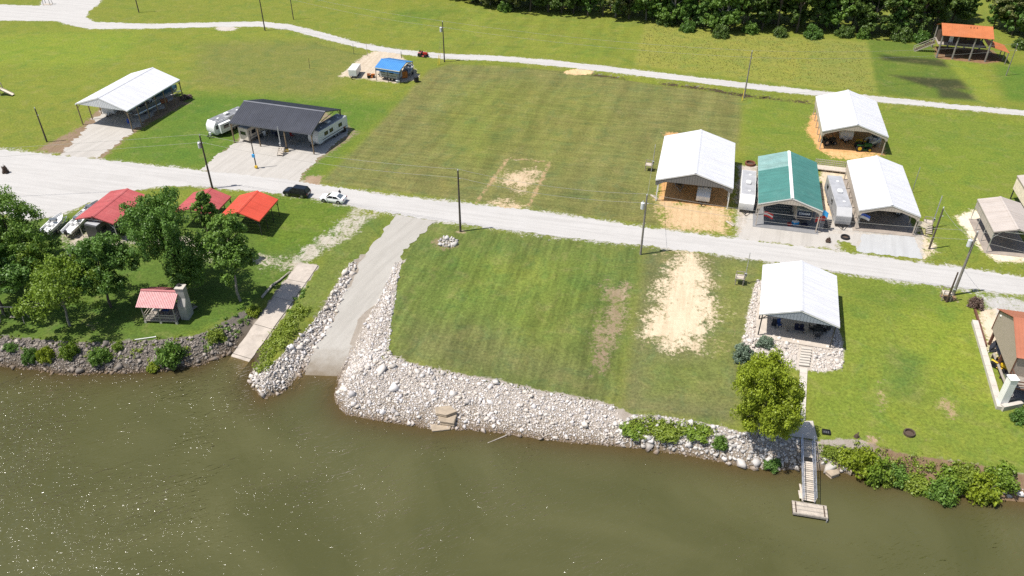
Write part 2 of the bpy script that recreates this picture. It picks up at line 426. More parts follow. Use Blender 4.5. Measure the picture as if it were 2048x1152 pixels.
ROAD_TOP = [(-300, 268), (-80, 290), (0, 299), (90, 308), (210, 320), (330, 334), (420, 343), (520, 353), (600, 363), (660, 373), (720, 382), (800, 393), (900, 404), (1000, 414), (1100, 426), (1200, 441), (1300, 457), (1400, 469), (1480, 479), (1600, 493), (1700, 506), (1800, 521), (1900, 533), (2048, 554), (2300, 590)]
ROAD_BOT = [(2300, 625), (2048, 589), (1900, 574), (1800, 562), (1700, 547), (1600, 531), (1500, 517), (1400, 504), (1290, 491), (1200, 482), (1100, 471), (1000, 458), (900, 445), (850, 438), (760, 423), (700, 411), (640, 398), (560, 387), (470, 379), (380, 371), (310, 374), (250, 384), (180, 405), (120, 430), (60, 440), (-20, 420), (-300, 400)]
UP_TOP = [(-300, 10), (-60, 9), (0, 9), (80, 12), (88, -8), (205, -8), (198, 8), (178, 22), (172, 34), (190, 44), (300, 48), (420, 45), (520, 43), (580, 49), (650, 66), (720, 86), (790, 98), (880, 107), (1000, 112), (1100, 120), (1200, 131), (1300, 143), (1400, 155), (1500, 167), (1640, 182), (1760, 193), (1900, 208), (2048, 221), (2300, 248)]
UP_BOT = [(2300, 258), (2048, 231), (1900, 217), (1760, 204), (1640, 192), (1500, 178), (1400, 166), (1300, 154), (1200, 142), (1100, 131), (1000, 122), (880, 117), (800, 108), (740, 100), (690, 88), (640, 76), (580, 60), (520, 53), (420, 54), (300, 57), (180, 58), (140, 50), (115, 42), (0, 41), (-300, 42)]
OLIVE, LUSH, DEEP, WEEDY, BRIGHT = (.118, .118, .031), (.072, .118, .013), (.058, .092, .014), (.160, .165, .026), (.135, .165, .018)
lawn([(-400, 40), (620, 60), (700, 100), (650, 170), (620, 205), (300, 200), (100, 200), (-400, 180)], (.128, .148, .017), 6)
lawn([(-300, 80), (280, 62), (240, 120), (110, 135), (-300, 110)], (.13, .165, .016), 4)
lawn([(400, 85), (640, 80), (760, 110), (680, 165), (640, 200), (380, 170)], (.118, .126, .024), 5)
lawn([(360, 185), (620, 195), (790, 205), (620, 365), (200, 320), (300, 250)], LUSH, 4)
lawn([(858, 140), (900, 128), (1000, 132), (1180, 150), (1330, 172), (1490, 194), (1474, 300), (1330, 280), (1310, 400), (1320, 452), (1000, 410), (640, 365), (720, 290), (790, 215)], OLIVE, .8, .95, 1.0)
lawn([(930, 170), (1060, 165), (1080, 230), (980, 330), (900, 320), (880, 230)], (.112, .128, .020), 7, .7)
lawn([(1010, 180), (1200, 175), (1240, 250), (1120, 330), (1020, 300)], (.12, .125, .025), 7, .7)
lawn([(720, 20), (960, 10), (1290, 42), (1262, 128), (900, 98), (760, 60)], (.125, .145, .018), 3, 1, .6)
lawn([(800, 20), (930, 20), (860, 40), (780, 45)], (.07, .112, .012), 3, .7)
lawn([(1292, 44), (1400, 60), (1732, 84), (1752, 186), (1600, 172), (1268, 130)], WEEDY, .7)
lawn([(1640, 80), (1735, 84), (1750, 180), (1620, 160)], (.135, .150, .028), 4, .6)
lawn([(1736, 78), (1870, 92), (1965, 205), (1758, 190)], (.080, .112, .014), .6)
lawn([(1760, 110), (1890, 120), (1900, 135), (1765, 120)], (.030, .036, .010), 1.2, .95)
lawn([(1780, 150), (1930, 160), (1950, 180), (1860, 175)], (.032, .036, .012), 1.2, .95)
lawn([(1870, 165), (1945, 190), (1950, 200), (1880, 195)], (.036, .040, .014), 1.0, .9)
lawn([(1880, 110), (1960, 130), (2000, 200), (1960, 202)], (.135, .16, .018), 1.5)
lawn([(1990, 130), (2200, 130), (2200, 215), (2010, 200)], LUSH, 2)
lawn([(1482, 195), (1800, 222), (2200, 260), (2200, 520), (1880, 500), (1800, 330), (1500, 350)], (.112, .142, .017), 1.5)
lawn([(1800, 280), (2000, 300), (1960, 430), (1880, 420)], (.115, .150, .016), 5, .8)
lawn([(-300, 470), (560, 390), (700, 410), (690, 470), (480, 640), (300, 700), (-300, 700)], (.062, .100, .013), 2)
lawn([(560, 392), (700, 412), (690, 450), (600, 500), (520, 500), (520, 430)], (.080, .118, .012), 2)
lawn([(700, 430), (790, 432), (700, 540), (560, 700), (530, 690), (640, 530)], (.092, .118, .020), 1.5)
lawn([(820, 440), (900, 450), (1285, 495), (1230, 820), (1000, 770), (780, 715), (775, 640), (800, 520)], (.088, .110, .022), 1.2, 1, -1.0)
lawn([(880, 500), (1180, 500), (1200, 600), (1040, 680), (860, 640)], (.082, .118, .018), 8, .8)
lawn([(960, 520), (1120, 530), (1080, 580), (960, 570)], (.125, .142, .02), 5, .6)
lawn([(820, 640), (1000, 660), (1120, 700), (1210, 790), (1000, 760), (800, 715)], (.102, .104, .032), 4, .7)
lawn([(1040, 600), (1150, 590), (1120, 700), (1040, 690)], (.11, .13, .02), 5, .6)
lawn([(1290, 495), (1520, 520), (1500, 640), (1470, 850), (1240, 825)], (.104, .106, .034), 1.5, 1, .6)
lawn([(1440, 520), (1510, 520), (1490, 640), (1450, 800), (1420, 700)], (.118, .132, .026), 2.5, .8)
lawn([(1290, 720), (1440, 720), (1420, 800), (1300, 790)], (.105, .124, .024), 3, .8)
lawn([(1670, 545), (2200, 600), (2200, 980), (1780, 905), (1640, 880), (1610, 740), (1680, 700)], (.122, .152, .018), 1.2)
lawn([(1700, 560), (1870, 570), (1850, 620), (1720, 610)], (.080, .115, .014), 4, .7)
lawn([(1820, 620), (1950, 640), (1980, 800), (1850, 760)], (.146, .176, .018), 4, .8)
lawn([(1780, 700), (1840, 720), (1830, 790), (1790, 780)], (.066, .105, .020), 3, .8)

SAND, CLAY, DIRT, TAN, GRAV, PALE = (.66, .54, .38), (.52, .30, .13), (.22, .158, .105), (.44, .34, .22), (.40, .385, .36), (.50, .46, .40)
# bright bare sand and clay
soil([(1362, 500), (1392, 502), (1412, 560), (1422, 630), (1396, 694), (1330, 690), (1286, 668), (1312, 610), (1330, 560)], (.56, .46, .325), 4.2, 1.0)
soil([(1345, 500), (1405, 505), (1425, 600), (1420, 690), (1290, 690), (1290, 640), (1320, 560)], (.47, .35, .215), 4.0, .62)
soil([(1312, 398), (1458, 416), (1452, 468), (1330, 455), (1318, 420)], (.50, .36, .21), 2.8, .88)
soil([(1330, 262), (1462, 290), (1455, 418), (1318, 402)], CLAY, 1.0, .9)
soil([(1000, 350), (1045, 338), (1082, 338), (1078, 362), (1040, 392), (1028, 392), (1020, 372), (996, 372)], (.50, .39, .26), 2.2, .66)
soil([(976, 404), (1008, 398), (1046, 412), (1042, 428), (1010, 426)], (.50, .39, .26), 1.8, .7)
for a, b in (((1016, 316), (948, 412)), ((1016, 316), (1100, 324)), ((1100, 324), (1058, 412))):
    p, q = np.array(G(*a))[:2], np.array(G(*b))[:2]; d = (q-p)/np.linalg.norm(q-p); nn = np.array([-d[1], d[0]])*.32
    soil([p+nn, q+nn, q-nn, p-nn], (.36, .25, .14), .55, .75, world=True)
soil([(678, 152), (735, 108), (772, 100), (800, 108), (838, 150), (828, 162), (790, 166)], (.47, .40, .31), 1.0, .98)
soil([(720, 120), (770, 100), (790, 108), (750, 130)], (.54, .44, .28), 1.5, .6)
soil(blob(1158, 144, 30, 6), (.60, .43, .24), .8, .95)
soil([(1628, 225), (1765, 240), (1768, 310), (1640, 304), (1612, 260)], (.56, .32, .14), 1.2, .92)
soil([(1640, 298), (1765, 310), (1720, 322), (1660, 316)], (.60, .38, .18), 1.2, .75)
soil([(1640, 335), (1700, 340), (1740, 470), (1640, 470)], (.56, .46, .34), 1.2, .9)
soil([(1908, 432), (1950, 420), (2000, 440), (2048, 500), (2060, 525), (1995, 525), (1960, 500)], (.66, .57, .45), 1.2, .85)
soil([(1800, 440), (1850, 460), (1880, 500), (1846, 520)], (.60, .50, .38), 1.0, .6)
soil([(1216, 566), (1262, 568), (1238, 692), (1196, 742), (1192, 660)], (.26, .20, .13), 2.4, .66)
soil([(1238, 570), (1260, 570), (1250, 630), (1232, 650)], (.34, .26, .18), 1.2, .6)
soil([(1190, 690), (1232, 690), (1215, 750), (1188, 750)], (.24, .18, .12), 1.6, .55)
soil([(1956, 618), (2000, 612), (2010, 700), (1992, 730), (1972, 700)], (.58, .49, .37), 1.2, .85)
soil([(1880, 590), (1905, 582), (1915, 600), (1890, 604)], (.26, .17, .10), .6, .95)
soil(blob(1762, 790, 7, 26), (.34, .25, .15), 1.0, .62)
soil(blob(1895, 812, 14, 24, -.5), (.34, .25, .15), 1.2, .55)
soil(blob(1742, 880, 8, 18, -.4), (.36, .26, .18), .9, .8)
soil(blob(1818, 868, 14, 6), (.20, .14, .09), .5, .9)
soil(blob(1852, 880, 10, 4), (.28, .21, .13), .5, .7)
soil(blob(889, 487, 30, 14), (.22, .17, .10), .8, .6)
soil(blob(921, 464, 12, 4), (.30, .24, .15), .4, .8)
soil([(1516, 560), (1504, 592), (1494, 640), (1486, 688), (1498, 714), (1560, 724), (1600, 740), (1650, 744), (1684, 736), (1686, 702), (1676, 640), (1530, 560)], (.44, .40, .355), .5, 1.0)
soil([(676, 752), (712, 690), (733, 642), (758, 602), (776, 566), (788, 532), (800, 526), (792, 562), (785, 614), (779, 640), (775, 690), (740, 745)], (.27, .235, .20), .5, 1.45)
soil([(715, 524), (704, 526), (690, 550), (672, 575), (650, 616), (626, 647), (600, 674), (572, 704), (543, 737), (520, 760), (607, 752), (634, 690), (662, 644), (685, 595)], (.27, .235, .20), .5, 1.45)
# driveways and their worn edges
soil([(70, 302), (170, 246), (262, 150), (380, 205), (262, 268), (205, 318)], DIRT, 1.3, .85)
soil([(120, 312), (190, 255), (262, 160), (350, 200), (258, 262), (196, 316)], (.38, .345, .30), 1.5, .95)
soil([(398, 352), (480, 272), (470, 240), (640, 215), (722, 266), (626, 330), (598, 372)], (.24, .185, .13), 1.0, .62)
soil([(612, 352), (648, 352), (640, 372), (605, 372)], (.30, .22, .15), .7, .85)
soil([(1470, 440), (1520, 400), (1720, 440), (1850, 470), (1850, 512), (1700, 500), (1480, 478)], (.43, .40, .36), 1.2, .97)
soil([(1476, 330), (1515, 330), (1515, 470), (1470, 470)], (.45, .40, .35), 1.2, .85)
soil([(1655, 488), (1712, 488), (1722, 505), (1668, 500)], (.40, .38, .34), .4, .0)
soil([(700, 418), (760, 424), (720, 460), (660, 500), (600, 530), (560, 535), (600, 500), (660, 460)], (.40, .37, .31), 1.6, .58)
soil([(505, 505), (600, 520), (620, 535), (560, 545), (500, 530)], (.40, .36, .29), 1.6, .52)
soil([(120, 440), (240, 470), (300, 470), (480, 480), (440, 500), (250, 490), (130, 520)], (.42, .37, .31), 1.5, .62)
soil([(380, 500), (440, 490), (450, 520), (400, 530)], (.42, .37, .31), 1.2, .6)
soil([(1948, 585), (2200, 620), (2200, 670), (2000, 650)], (.40, .39, .37), 1.2, .75)
soil([(170, 650), (196, 650), (190, 662), (176, 662)], (.3, .25, .15), .6, .4)
soil([(1868, 92), (1985, 100), (2010, 122), (1972, 128), (1870, 116)], (.22, .13, .075), .8, .8)
soil(blob(452, 57, 22, 5), (.46, .42, .38), .7, .9)
def regrow(px, amt=1.0, soft=.8):
    p = Gl(px); i = near(p, soft*2+1); bare[i] *= 1-sm(.5+sd_poly(gxf[i], gyf[i], p)/(2*soft))*amt
regrow([(1672, 480), (1702, 484), (1722, 504), (1690, 504)])
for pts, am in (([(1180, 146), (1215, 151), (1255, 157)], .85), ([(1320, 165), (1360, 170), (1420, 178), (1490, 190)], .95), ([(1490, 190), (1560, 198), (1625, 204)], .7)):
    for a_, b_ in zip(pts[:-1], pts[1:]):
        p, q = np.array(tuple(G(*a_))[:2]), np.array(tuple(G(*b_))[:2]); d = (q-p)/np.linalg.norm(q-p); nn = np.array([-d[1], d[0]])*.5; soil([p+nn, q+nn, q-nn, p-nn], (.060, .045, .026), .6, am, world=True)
# loose gravel thrown onto the grass beside the roads
def along_edge(pts, w=.55, soft=1.1, amt=.66, col=(.44, .42, .39)):
    for a, b in zip(pts[:-1], pts[1:]):
        if a[0] < -100 or b[0] > 2150: continue
        p, q = np.array(tuple(G(*a))[:2]), np.array(tuple(G(*b))[:2]); d = q-p; n_ = np.linalg.norm(d)
        if n_ < .1: continue
        nn = np.array([-d[1], d[0]])/n_*w; soil([p+nn, q+nn, q-nn, p-nn], col, soft, amt, world=True)
for E_ in (ROAD_TOP, ROAD_BOT): along_edge(E_)
for E_ in (UP_TOP, UP_BOT): along_edge(E_, .35, .8, .6)
# shore: soil and pebbles under the stone, mud at the waterline
d1 = sd_poly(gxf, gyf, LAND); d2 = sd_poly(gxf, gyf, INLAND)
bank = 1.45*(d2 < .8)*sm((.9-d2)/1.2)
bz = np.clip((GZ-ZW)/1.4, 0, 1)[:, None]
bk = np.array([.13, .098, .06])*(1-bz)+np.array([.31, .275, .24])*bz
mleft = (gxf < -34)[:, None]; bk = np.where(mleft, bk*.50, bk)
mr_ = sm((gxf-41)/3)[:, None]; bk = bk*(1-mr_)+np.array([.19, .13, .08])*mr_
m = bank > bare; bcol[m] = bk[m]; bare = np.maximum(bare, bank)
for L_, R_, e in ((rampL, rampR, 3.0), (crL, crR, .3)):
    poly = np.array([(v.x, v.y) for v in L_[:-1]]+[(v.x, v.y) for v in reversed(R_[:-1])])
    w = 1.45*sm(1+sd_poly(gxf, gyf, poly)/e)*(GZ < -.35); m = w > bare
    bcol[m] = (.29, .255, .215); bare = np.maximum(bare, w)

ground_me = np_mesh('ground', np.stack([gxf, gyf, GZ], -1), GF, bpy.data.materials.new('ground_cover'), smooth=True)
def vattr(me, name, arr, ty):
    a = me.attributes.new(name, ty, 'POINT')
    if ty == 'FLOAT': a.data.foreach_set('value', np.asarray(arr, np.float32))
    else: a.data.foreach_set('color', np.hstack([arr, np.ones((len(arr), 1))]).astype(np.float32).ravel())
def ground_material(t):
    pos = t.n('ShaderNodeNewGeometry').outputs['Position']
    A = lambda n, o='Fac': t.n('ShaderNodeAttribute', attribute_name=n).outputs[o]
    def streak(ang, sx, sy, sc):
        mp = t.n('ShaderNodeMapping', vector_type='TEXTURE'); mp.inputs['Rotation'].default_value = (0, 0, ang)
        mp.inputs['Scale'].default_value = (sx, sy, 1); t.l(pos, mp.inputs['Vector'])
        return t.noise(mp.outputs[0], sc, 4, .6, .4)
    fine = t.noise(pos, 2.6, 8, .75); mid = t.noise(pos, .42, 6, .68); big = t.noise(pos, .075, 5, .6, .6)
    c = A('tint', 'Color')
    c = t.mix(t.mr(big, .38, .66, 0, .42), c, t.mix(1, c, (1.22, 1.04, 1.25), 'MULTIPLY'))
    c = t.mix(t.mr(mid, .36, .68, 0, .6), c, t.mix(1, c, (.72, .84, .72), 'MULTIPLY'))
    c = t.mix(t.mr(t.noise(pos, .19, 7, .72), .54, .72, 0, .45), c, t.mix(1, c, (1.32, 1.12, .95), 'MULTIPLY'))
    tanf = t.mr(t.noise(pos, .30, 9, .74, .5), .52, .70, 0, .55); c = t.mix(tanf, c, t.mix(.5, c, (.27, .215, .095)))
    coolf = t.mr(t.noise(pos, .21, 9, .72, .8), .50, .68, 0, .75); c = t.mix(coolf, c, t.mix(1, c, (.66, .86, 1.0), 'MULTIPLY'))
    c = t.mix(t.mr(t.noise(pos, .9, 6, .7), .60, .70, 0, .6), c, t.mix(1, c, (1.22, 1.20, .8), 'MULTIPLY'))
    mw = A('mow')
    s1 = streak(R(-14), 9, .8, 1.0); s2 = streak(R(-13), .75, 9, 1.0); s3 = streak(R(-14), 3.2, 22, 1.0)
    along = t.math('MULTIPLY', t.math('MAXIMUM', mw, .28), t.mr(s1, .35, .65, -.15, .13))
    acro = t.math('MULTIPLY', t.math('MAXIMUM', t.math('MULTIPLY', mw, -1), .06), t.mr(s2, .35, .65, -.17, .16))
    wide = t.math('MULTIPLY', t.math('ABSOLUTE', mw), t.mr(s3, .38, .62, -.12, .12))
    k = t.math('ADD', t.math('ADD', 1.0, along), t.math('ADD', acro, wide))
    k = t.math('MULTIPLY', k, t.mr(fine, .28, .72, .52, 1.48))
    kc = t.n('ShaderNodeCombineColor')
    for i in range(3): t.l(k, kc.inputs[i])
    c = t.mix(1, c, kc.outputs[0], 'MULTIPLY')
    # worn, bare and gravelly ground showing through the grass
    rag = t.math('ADD', t.math('MULTIPLY', t.noise(pos, 1.9, 9, .80), .62), t.math('MULTIPLY', t.noise(pos, .40, 6, .66), .38))
    f = t.mr(t.math('ADD', A('bare'), t.math('MULTIPLY', t.math('SUBTRACT', rag, .5), 4.2)), .32, .66, 0, 1)
    f = t.math('MULTIPLY', f, t.math('GREATER_THAN', A('bare'), .015))
    bc = t.mix(t.mr(t.noise(pos, 1.1, 7, .7), .35, .7, 0, .5), A('bcol', 'Color'), t.mix(1, A('bcol', 'Color'), (.70, .66, .60), 'MULTIPLY'))
    bc = t.mix(t.mr(t.noise(pos, 7, 4, .7), .3, .7, 0, .45), bc, t.mix(1, bc, (1.18, 1.18, 1.2), 'MULTIPLY'))
    bc = t.mix(t.mr(s2, .44, .60, 0, .42), bc, t.mix(1, bc, (.74, .70, .64), 'MULTIPLY'))
    c = t.mix(f, c, bc)
    t.l(c, t.b.inputs['Base Color']); t.b.inputs['Roughness'].default_value = .92
    t.b.inputs['Specular IOR Level'].default_value = .15
    h = t.math('ADD', t.math('MULTIPLY', fine, .8), t.math('MULTIPLY', mid, .7))
    t.bump(h, .75, .22)
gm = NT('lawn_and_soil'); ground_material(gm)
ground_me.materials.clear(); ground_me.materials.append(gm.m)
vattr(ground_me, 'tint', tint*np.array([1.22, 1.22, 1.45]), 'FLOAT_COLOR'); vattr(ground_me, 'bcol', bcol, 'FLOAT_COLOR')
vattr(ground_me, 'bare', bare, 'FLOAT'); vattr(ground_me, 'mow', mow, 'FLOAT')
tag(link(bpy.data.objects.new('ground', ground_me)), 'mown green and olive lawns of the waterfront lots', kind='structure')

# gravel surfaces -------------------------------------------------------------
def gravelmat(name, col, col2, track=R(-13.5)):
    t = NT(name); pos = t.n('ShaderNodeNewGeometry').outputs['Position']
    mp = t.n('ShaderNodeMapping', vector_type='TEXTURE'); mp.inputs['Rotation'].default_value = (0, 0, track)
    mp.inputs['Scale'].default_value = (16, .9, 1); t.l(pos, mp.inputs['Vector'])
    c = t.mix(t.mr(t.noise(pos, .35, 6, .65), .35, .68, 0, .6), col, col2)
    c = t.mix(t.mr(t.noise(mp.outputs[0], 1, 4, .6), .44, .64, 0, .42), c, tuple(x*.80 for x in col2))
    c = t.mix(t.mr(t.noise(pos, 6, 5, .8), .28, .72, 0, .38), c, tuple(x*.70 for x in col))
    c = t.mix(t.mr(t.noise(pos, .9, 8, .75), .60, .72, 0, .35), c, (.28, .25, .20))
    c = t.mix(t.mr(t.noise(pos, 2.2, 8, .8, .6), .60, .70, 0, .5), c, (.24, .19, .135))
    c = t.mix(t.mr(t.noise(pos, 3.1, 6, .8), .63, .72, 0, .6), c, (.62, .60, .57))
    z = t.n('ShaderNodeSeparateXYZ'); t.l(pos, z.inputs[0]); zz = t.math('ADD', z.outputs[2], t.math('MULTIPLY', t.noise(pos, .9, 6, .7), -.55))   # silt left by the river
    c = t.mix(t.mr(zz, ZW-.3, ZW+.25, .85, 0), c, (.15, .115, .075))
    t.l(c, t.b.inputs['Base Color']); t.b.inputs['Roughness'].default_value = .95
    t.b.inputs['Specular IOR Level'].default_value = .1
    t.bump(t.noise(pos, 8, 6, .8), .6, .06); MATS[name] = t.m
gravelmat('road_gravel', (.45, .435, .415), (.40, .385, .365))
gravelmat('drive_gravel', (.43, .405, .37), (.375, .35, .315), R(70))
gravelmat('blue_gravel', (.42, .425, .425), (.37, .37, .365), R(70))
gravelmat('ramp_gravel', (.38, .36, .325), (.335, .315, .28), R(62))
def sheet(name, poly, z, mat, label, ragged=.22, world=False, step=.3):
    P_ = [Vector((p[0], p[1])) for p in (poly if world else [tuple(G(*q))[:2] for q in poly])]
    out = []; n = len(P_)
    for i in range(n):
        a, b = P_[i], P_[(i+1) % n]; d = b-a; L_ = d.length
        if L_ < 1e-6: continue
        nn = Vector((-d.y, d.x))/L_; k = max(1, int(L_/step))
        for j in range(k):
            p = a+d*(j/k); w = .6*math.sin(p.x*.9+p.y*1.3)+.7*math.sin(p.x*2.3-p.y*1.7)+random.uniform(-1, 1)
            out.append(p+nn*w*ragged*.5)
    tri = tessellate_polygon([[Vector((p.x, p.y, 0)) for p in out]])
    me = bpy.data.meshes.new(name); me.from_pydata([(p.x, p.y, z) for p in out], [], [tuple(t) for t in tri])
    bm = bmesh.new(); bm.from_mesh(me); bmesh.ops.recalc_face_normals(bm, faces=bm.faces)
    for f in bm.faces:
        if f.normal.z < 0: f.normal_flip()
    bm.to_mesh(me); bm.free(); me.materials.append(MATS[mat])
    # spill of loose gravel on the grass beside the edge
    return tag(link(bpy.data.objects.new(name, me)), label, kind='structure')
sheet('road', ROAD_TOP+ROAD_BOT, .012, 'road_gravel', 'pale gravel road running across the lots beside the river lawns', .35)
r2 = sheet('road', UP_TOP+UP_BOT, .008, 'road_gravel', 'narrow gravel lane curving past the back field to the woods', .3)
sheet('driveway', [(196, 316), (120, 311), (150, 280), (178, 250), (262, 158), (352, 192), (262, 266)], .004, 'drive_gravel', 'dusty gravel driveway under the long white carport', .9)
sheet('driveway', [(400, 341), (440, 305), (478, 282), (535, 215), (702, 260), (632, 322), (606, 345), (598, 364), (500, 356)], .004, 'drive_gravel', 'wide gravel driveway in front of the charcoal carport', .5)
sheet('driveway', [(1725, 467), (1828, 474), (1846, 519), (1712, 502)], .016, 'blue_gravel', 'bluish gravel driveway in front of a white carport', .3)
sheet('driveway', [(1478, 478), (1490, 440), (1512, 418), (1516, 452), (1700, 470), (1724, 468), (1718, 500), (1704, 486), (1674, 480), (1666, 492), (1690, 502), (1655, 496)], .008, 'drive_gravel', 'pale gravel forecourt in front of the green roofed carport', .6)

def ramp_strip(name, L_, R_, mat, dz, thick, parent=None, nu=5, step=.8, rag=0.0):
    Ls, Rs = [], []
    for i in range(len(L_)-1):
        k = max(2, int((L_[i+1]-L_[i]).length/step))
        for j in range(k):
            Ls.append(L_[i].lerp(L_[i+1], j/k)); Rs.append(R_[i].lerp(R_[i+1], j/k))
    Ls.append(L_[-1]); Rs.append(R_[-1])
    mb = MB(); vs = []; fs = []
    for a, b in zip(Ls, Rs):
        e = (b-a).normalized(); a = a+e*random.uniform(-rag, rag); b = b+e*random.uniform(-rag, rag)
        for u in range(nu): p = a.lerp(b, u/(nu-1)); vs.append((p.x, p.y, p.z+dz))
    for j in range(len(Ls)-1):
        for u in range(nu-1): fs.append((j*nu+u, j*nu+u+1, (j+1)*nu+u+1, (j+1)*nu+u))
    if thick:
        n0 = len(vs); vs += [(x, y, z-thick) for x, y, z in vs]; m_ = len(Ls)
        for j in range(m_-1):
            fs.append((j*nu, (j+1)*nu, n0+(j+1)*nu, n0+j*nu)); fs.append((j*nu+nu-1, n0+j*nu+nu-1, n0+(j+1)*nu+nu-1, (j+1)*nu+nu-1))
        for u in range(nu-1): fs.append((u, n0+u, n0+u+1, u+1))
    mb.add(vs, fs); return mb.build(name, mat, parent)
tag(ramp_strip('gravel_ramp', rampL, rampR, 'ramp_gravel', .02, 0, rag=.38), 'gravel boat ramp sloping from the road to the river', kind='structure')
crp = thing('boat_ramp', 'narrow concrete boat ramp beside the weedy strip, half in tree shade', 'boat ramp', (0, 0, 0))
n_ = 5
full_L = [crL[0].lerp(crL[1], .0), *crL[1:]]; full_R = [crR[0], *crR[1:]]
for i in range(len(full_L)-1):
    for j in range(2):
        a0, a1 = j/2, (j+1)/2-.006
        ramp_strip('slab', [full_L[i].lerp(full_L[i+1], a0), full_L[i].lerp(full_L[i+1], a1)], [full_R[i].lerp(full_R[i+1], a0), full_R[i].lerp(full_R[i+1], a1)], 'ramp_concrete', .07, .2, crp, rag=.06)

# ------------------------------------------------------------------ river
wx = axis([(-1400, -160, 60), (-160, 160, 1.0), (160, 1400, 60)]); wy = axis([(-400, 20, 20), (20, 110, 1.0)])
WX, WY = np.meshgrid(wx, wy); wz = terrain(WX.ravel(), WY.ravel())
clear = np.exp(-np.maximum(0, ZW-wz)*1.5)
wi = np.arange(WX.size).reshape(WX.shape)
WF = np.stack([wi[:-1, :-1], wi[:-1, 1:], wi[1:, 1:], wi[1:, :-1]], -1).reshape(-1, 4)
keep = (wz[WF] < ZW+1.0).any(1)
WAVE = .40
wt = NT('river_water'); pos = wt.n('ShaderNodeNewGeometry').outputs['Position']
mp = wt.n('ShaderNodeMapping', vector_type='TEXTURE'); mp.inputs['Rotation'].default_value = (0, 0, R(24)); mp.inputs['Scale'].default_value = (1.9, .75, 1)
wt.l(pos, mp.inputs['Vector'])
w1 = wt.noise(mp.outputs[0], 1.25, 2, .5, .4); w2 = wt.noise(mp.outputs[0], 3.0, 1, .5, .3); w3 = wt.noise(pos, .11, 3, .5, .8)
calm = wt.mr(w3, .38, .62, .35, 1.0)
hh = wt.math('MULTIPLY', calm, wt.math('ADD', wt.math('MULTIPLY', w1, 1.0), wt.math('MULTIPLY', w2, .75)))
col = wt.mix(wt.mr(wt.noise(pos, .05, 4, .6, 1.0), .35, .65, 0, 1), (.062, .063, .023), (.082, .081, .033))
cl = wt.n('ShaderNodeAttribute', attribute_name='clear').outputs['Fac']
col = wt.mix(wt.mr(cl, .02, .6, 0, .8), col, (.085, .068, .030))
df = wt.n('ShaderNodeBsdfDiffuse'); wt.l(col, df.inputs['Color'])
bp = wt.n('ShaderNodeBump', i_Strength=1.0, i_Distance=WAVE); wt.l(hh, bp.inputs['Height'])
gs = wt.n('ShaderNodeBsdfGlossy', i_Roughness=.055); wt.l(bp.outputs[0], gs.inputs['Normal'])
fr = wt.n('ShaderNodeFresnel', i_IOR=1.333); wt.l(bp.outputs[0], fr.inputs['Normal'])
wm = wt.n('ShaderNodeMixShader'); wt.l(fr.outputs[0], wm.inputs[0]); wt.l(df.outputs[0], wm.inputs[1]); wt.l(gs.outputs[0], wm.inputs[2])
tr = wt.n('ShaderNodeBsdfTransparent', i_Color=(.95, .82, .60, 1)); mx = wt.n('ShaderNodeMixShader')
wt.l(wt.mr(cl, .05, 1.0, 0, .6), mx.inputs[0]); wt.l(wm.outputs[0], mx.inputs[1]); wt.l(tr.outputs[0], mx.inputs[2])
wt.l(mx.outputs[0], wt.out.inputs['Surface'])
wme = np_mesh('water', np.stack([WX.ravel(), WY.ravel(), np.full(WX.size, ZW)], -1), WF[keep], wt.m, smooth=True)
vattr(wme, 'clear', clear, 'FLOAT')
tag(link(bpy.data.objects.new('water', wme)), 'murky olive green river water with small ripples', kind='structure')

# ------------------------------------------------------------------ stone banks
def stone_shapes(n, seed):
    """angular quarry stones: hulls of a few random points"""
    r_ = np.random.default_rng(seed); out = []
    for _ in range(n):
        p = r_.normal(0, 1, (11, 3)); p /= np.linalg.norm(p, axis=1)[:, None]; p *= r_.uniform(.75, 1.08, (11, 1)); p *= np.array([1, r_.uniform(.62, .95), r_.uniform(.48, .78)])
        bm = bmesh.new(); [bm.verts.new(q) for q in p]; res = bmesh.ops.convex_hull(bm, input=bm.verts)
        bmesh.ops.delete(bm, geom=[g for g in res['geom_interior'] if isinstance(g, bmesh.types.BMVert)], context='VERTS')
        bmesh.ops.triangulate(bm, faces=bm.faces); bmesh.ops.recalc_face_normals(bm, faces=bm.faces)
        bm.verts.index_update(); out.append((np.array([v.co[:] for v in bm.verts]), np.array([[v.index for v in f.verts] for f in bm.faces]))); bm.free()
    return out
SHAPES = stone_shapes(24, 3); SHAPE_ME = {}
def scatter(poly, cell, seed):
    r_ = np.random.default_rng(seed); a, b = poly.min(0), poly.max(0)
    X, Y = np.meshgrid(np.arange(a[0], b[0], cell), np.arange(a[1], b[1], cell))
    X = X+r_.uniform(-.42, .42, X.shape)*cell; Y = Y+r_.uniform(-.42, .42, Y.shape)*cell
    X, Y = X.ravel(), Y.ravel(); d = sd_poly(X, Y, poly); m = d > -.15
    return X[m], Y[m], d[m]
def rot_mats(n, r_, tilt=.5):
    a = r_.uniform(0, 2*math.pi, n); t = r_.normal(0, tilt, n); u = r_.normal(0, tilt, n)
    ca, sa, ct, st, cu, su = np.cos(a), np.sin(a), np.cos(t), np.sin(t), np.cos(u), np.sin(u)
    Z = np.zeros(n); O = np.ones(n)
    A = np.stack([ca, -sa, Z, sa, ca, Z, Z, Z, O], -1).reshape(n, 3, 3); B = np.stack([O, Z, Z, Z, ct, -st, Z, st, ct], -1).reshape(n, 3, 3)
    C = np.stack([cu, Z, su, Z, O, Z, -su, Z, cu], -1).reshape(n, 3, 3)
    return A @ B @ C
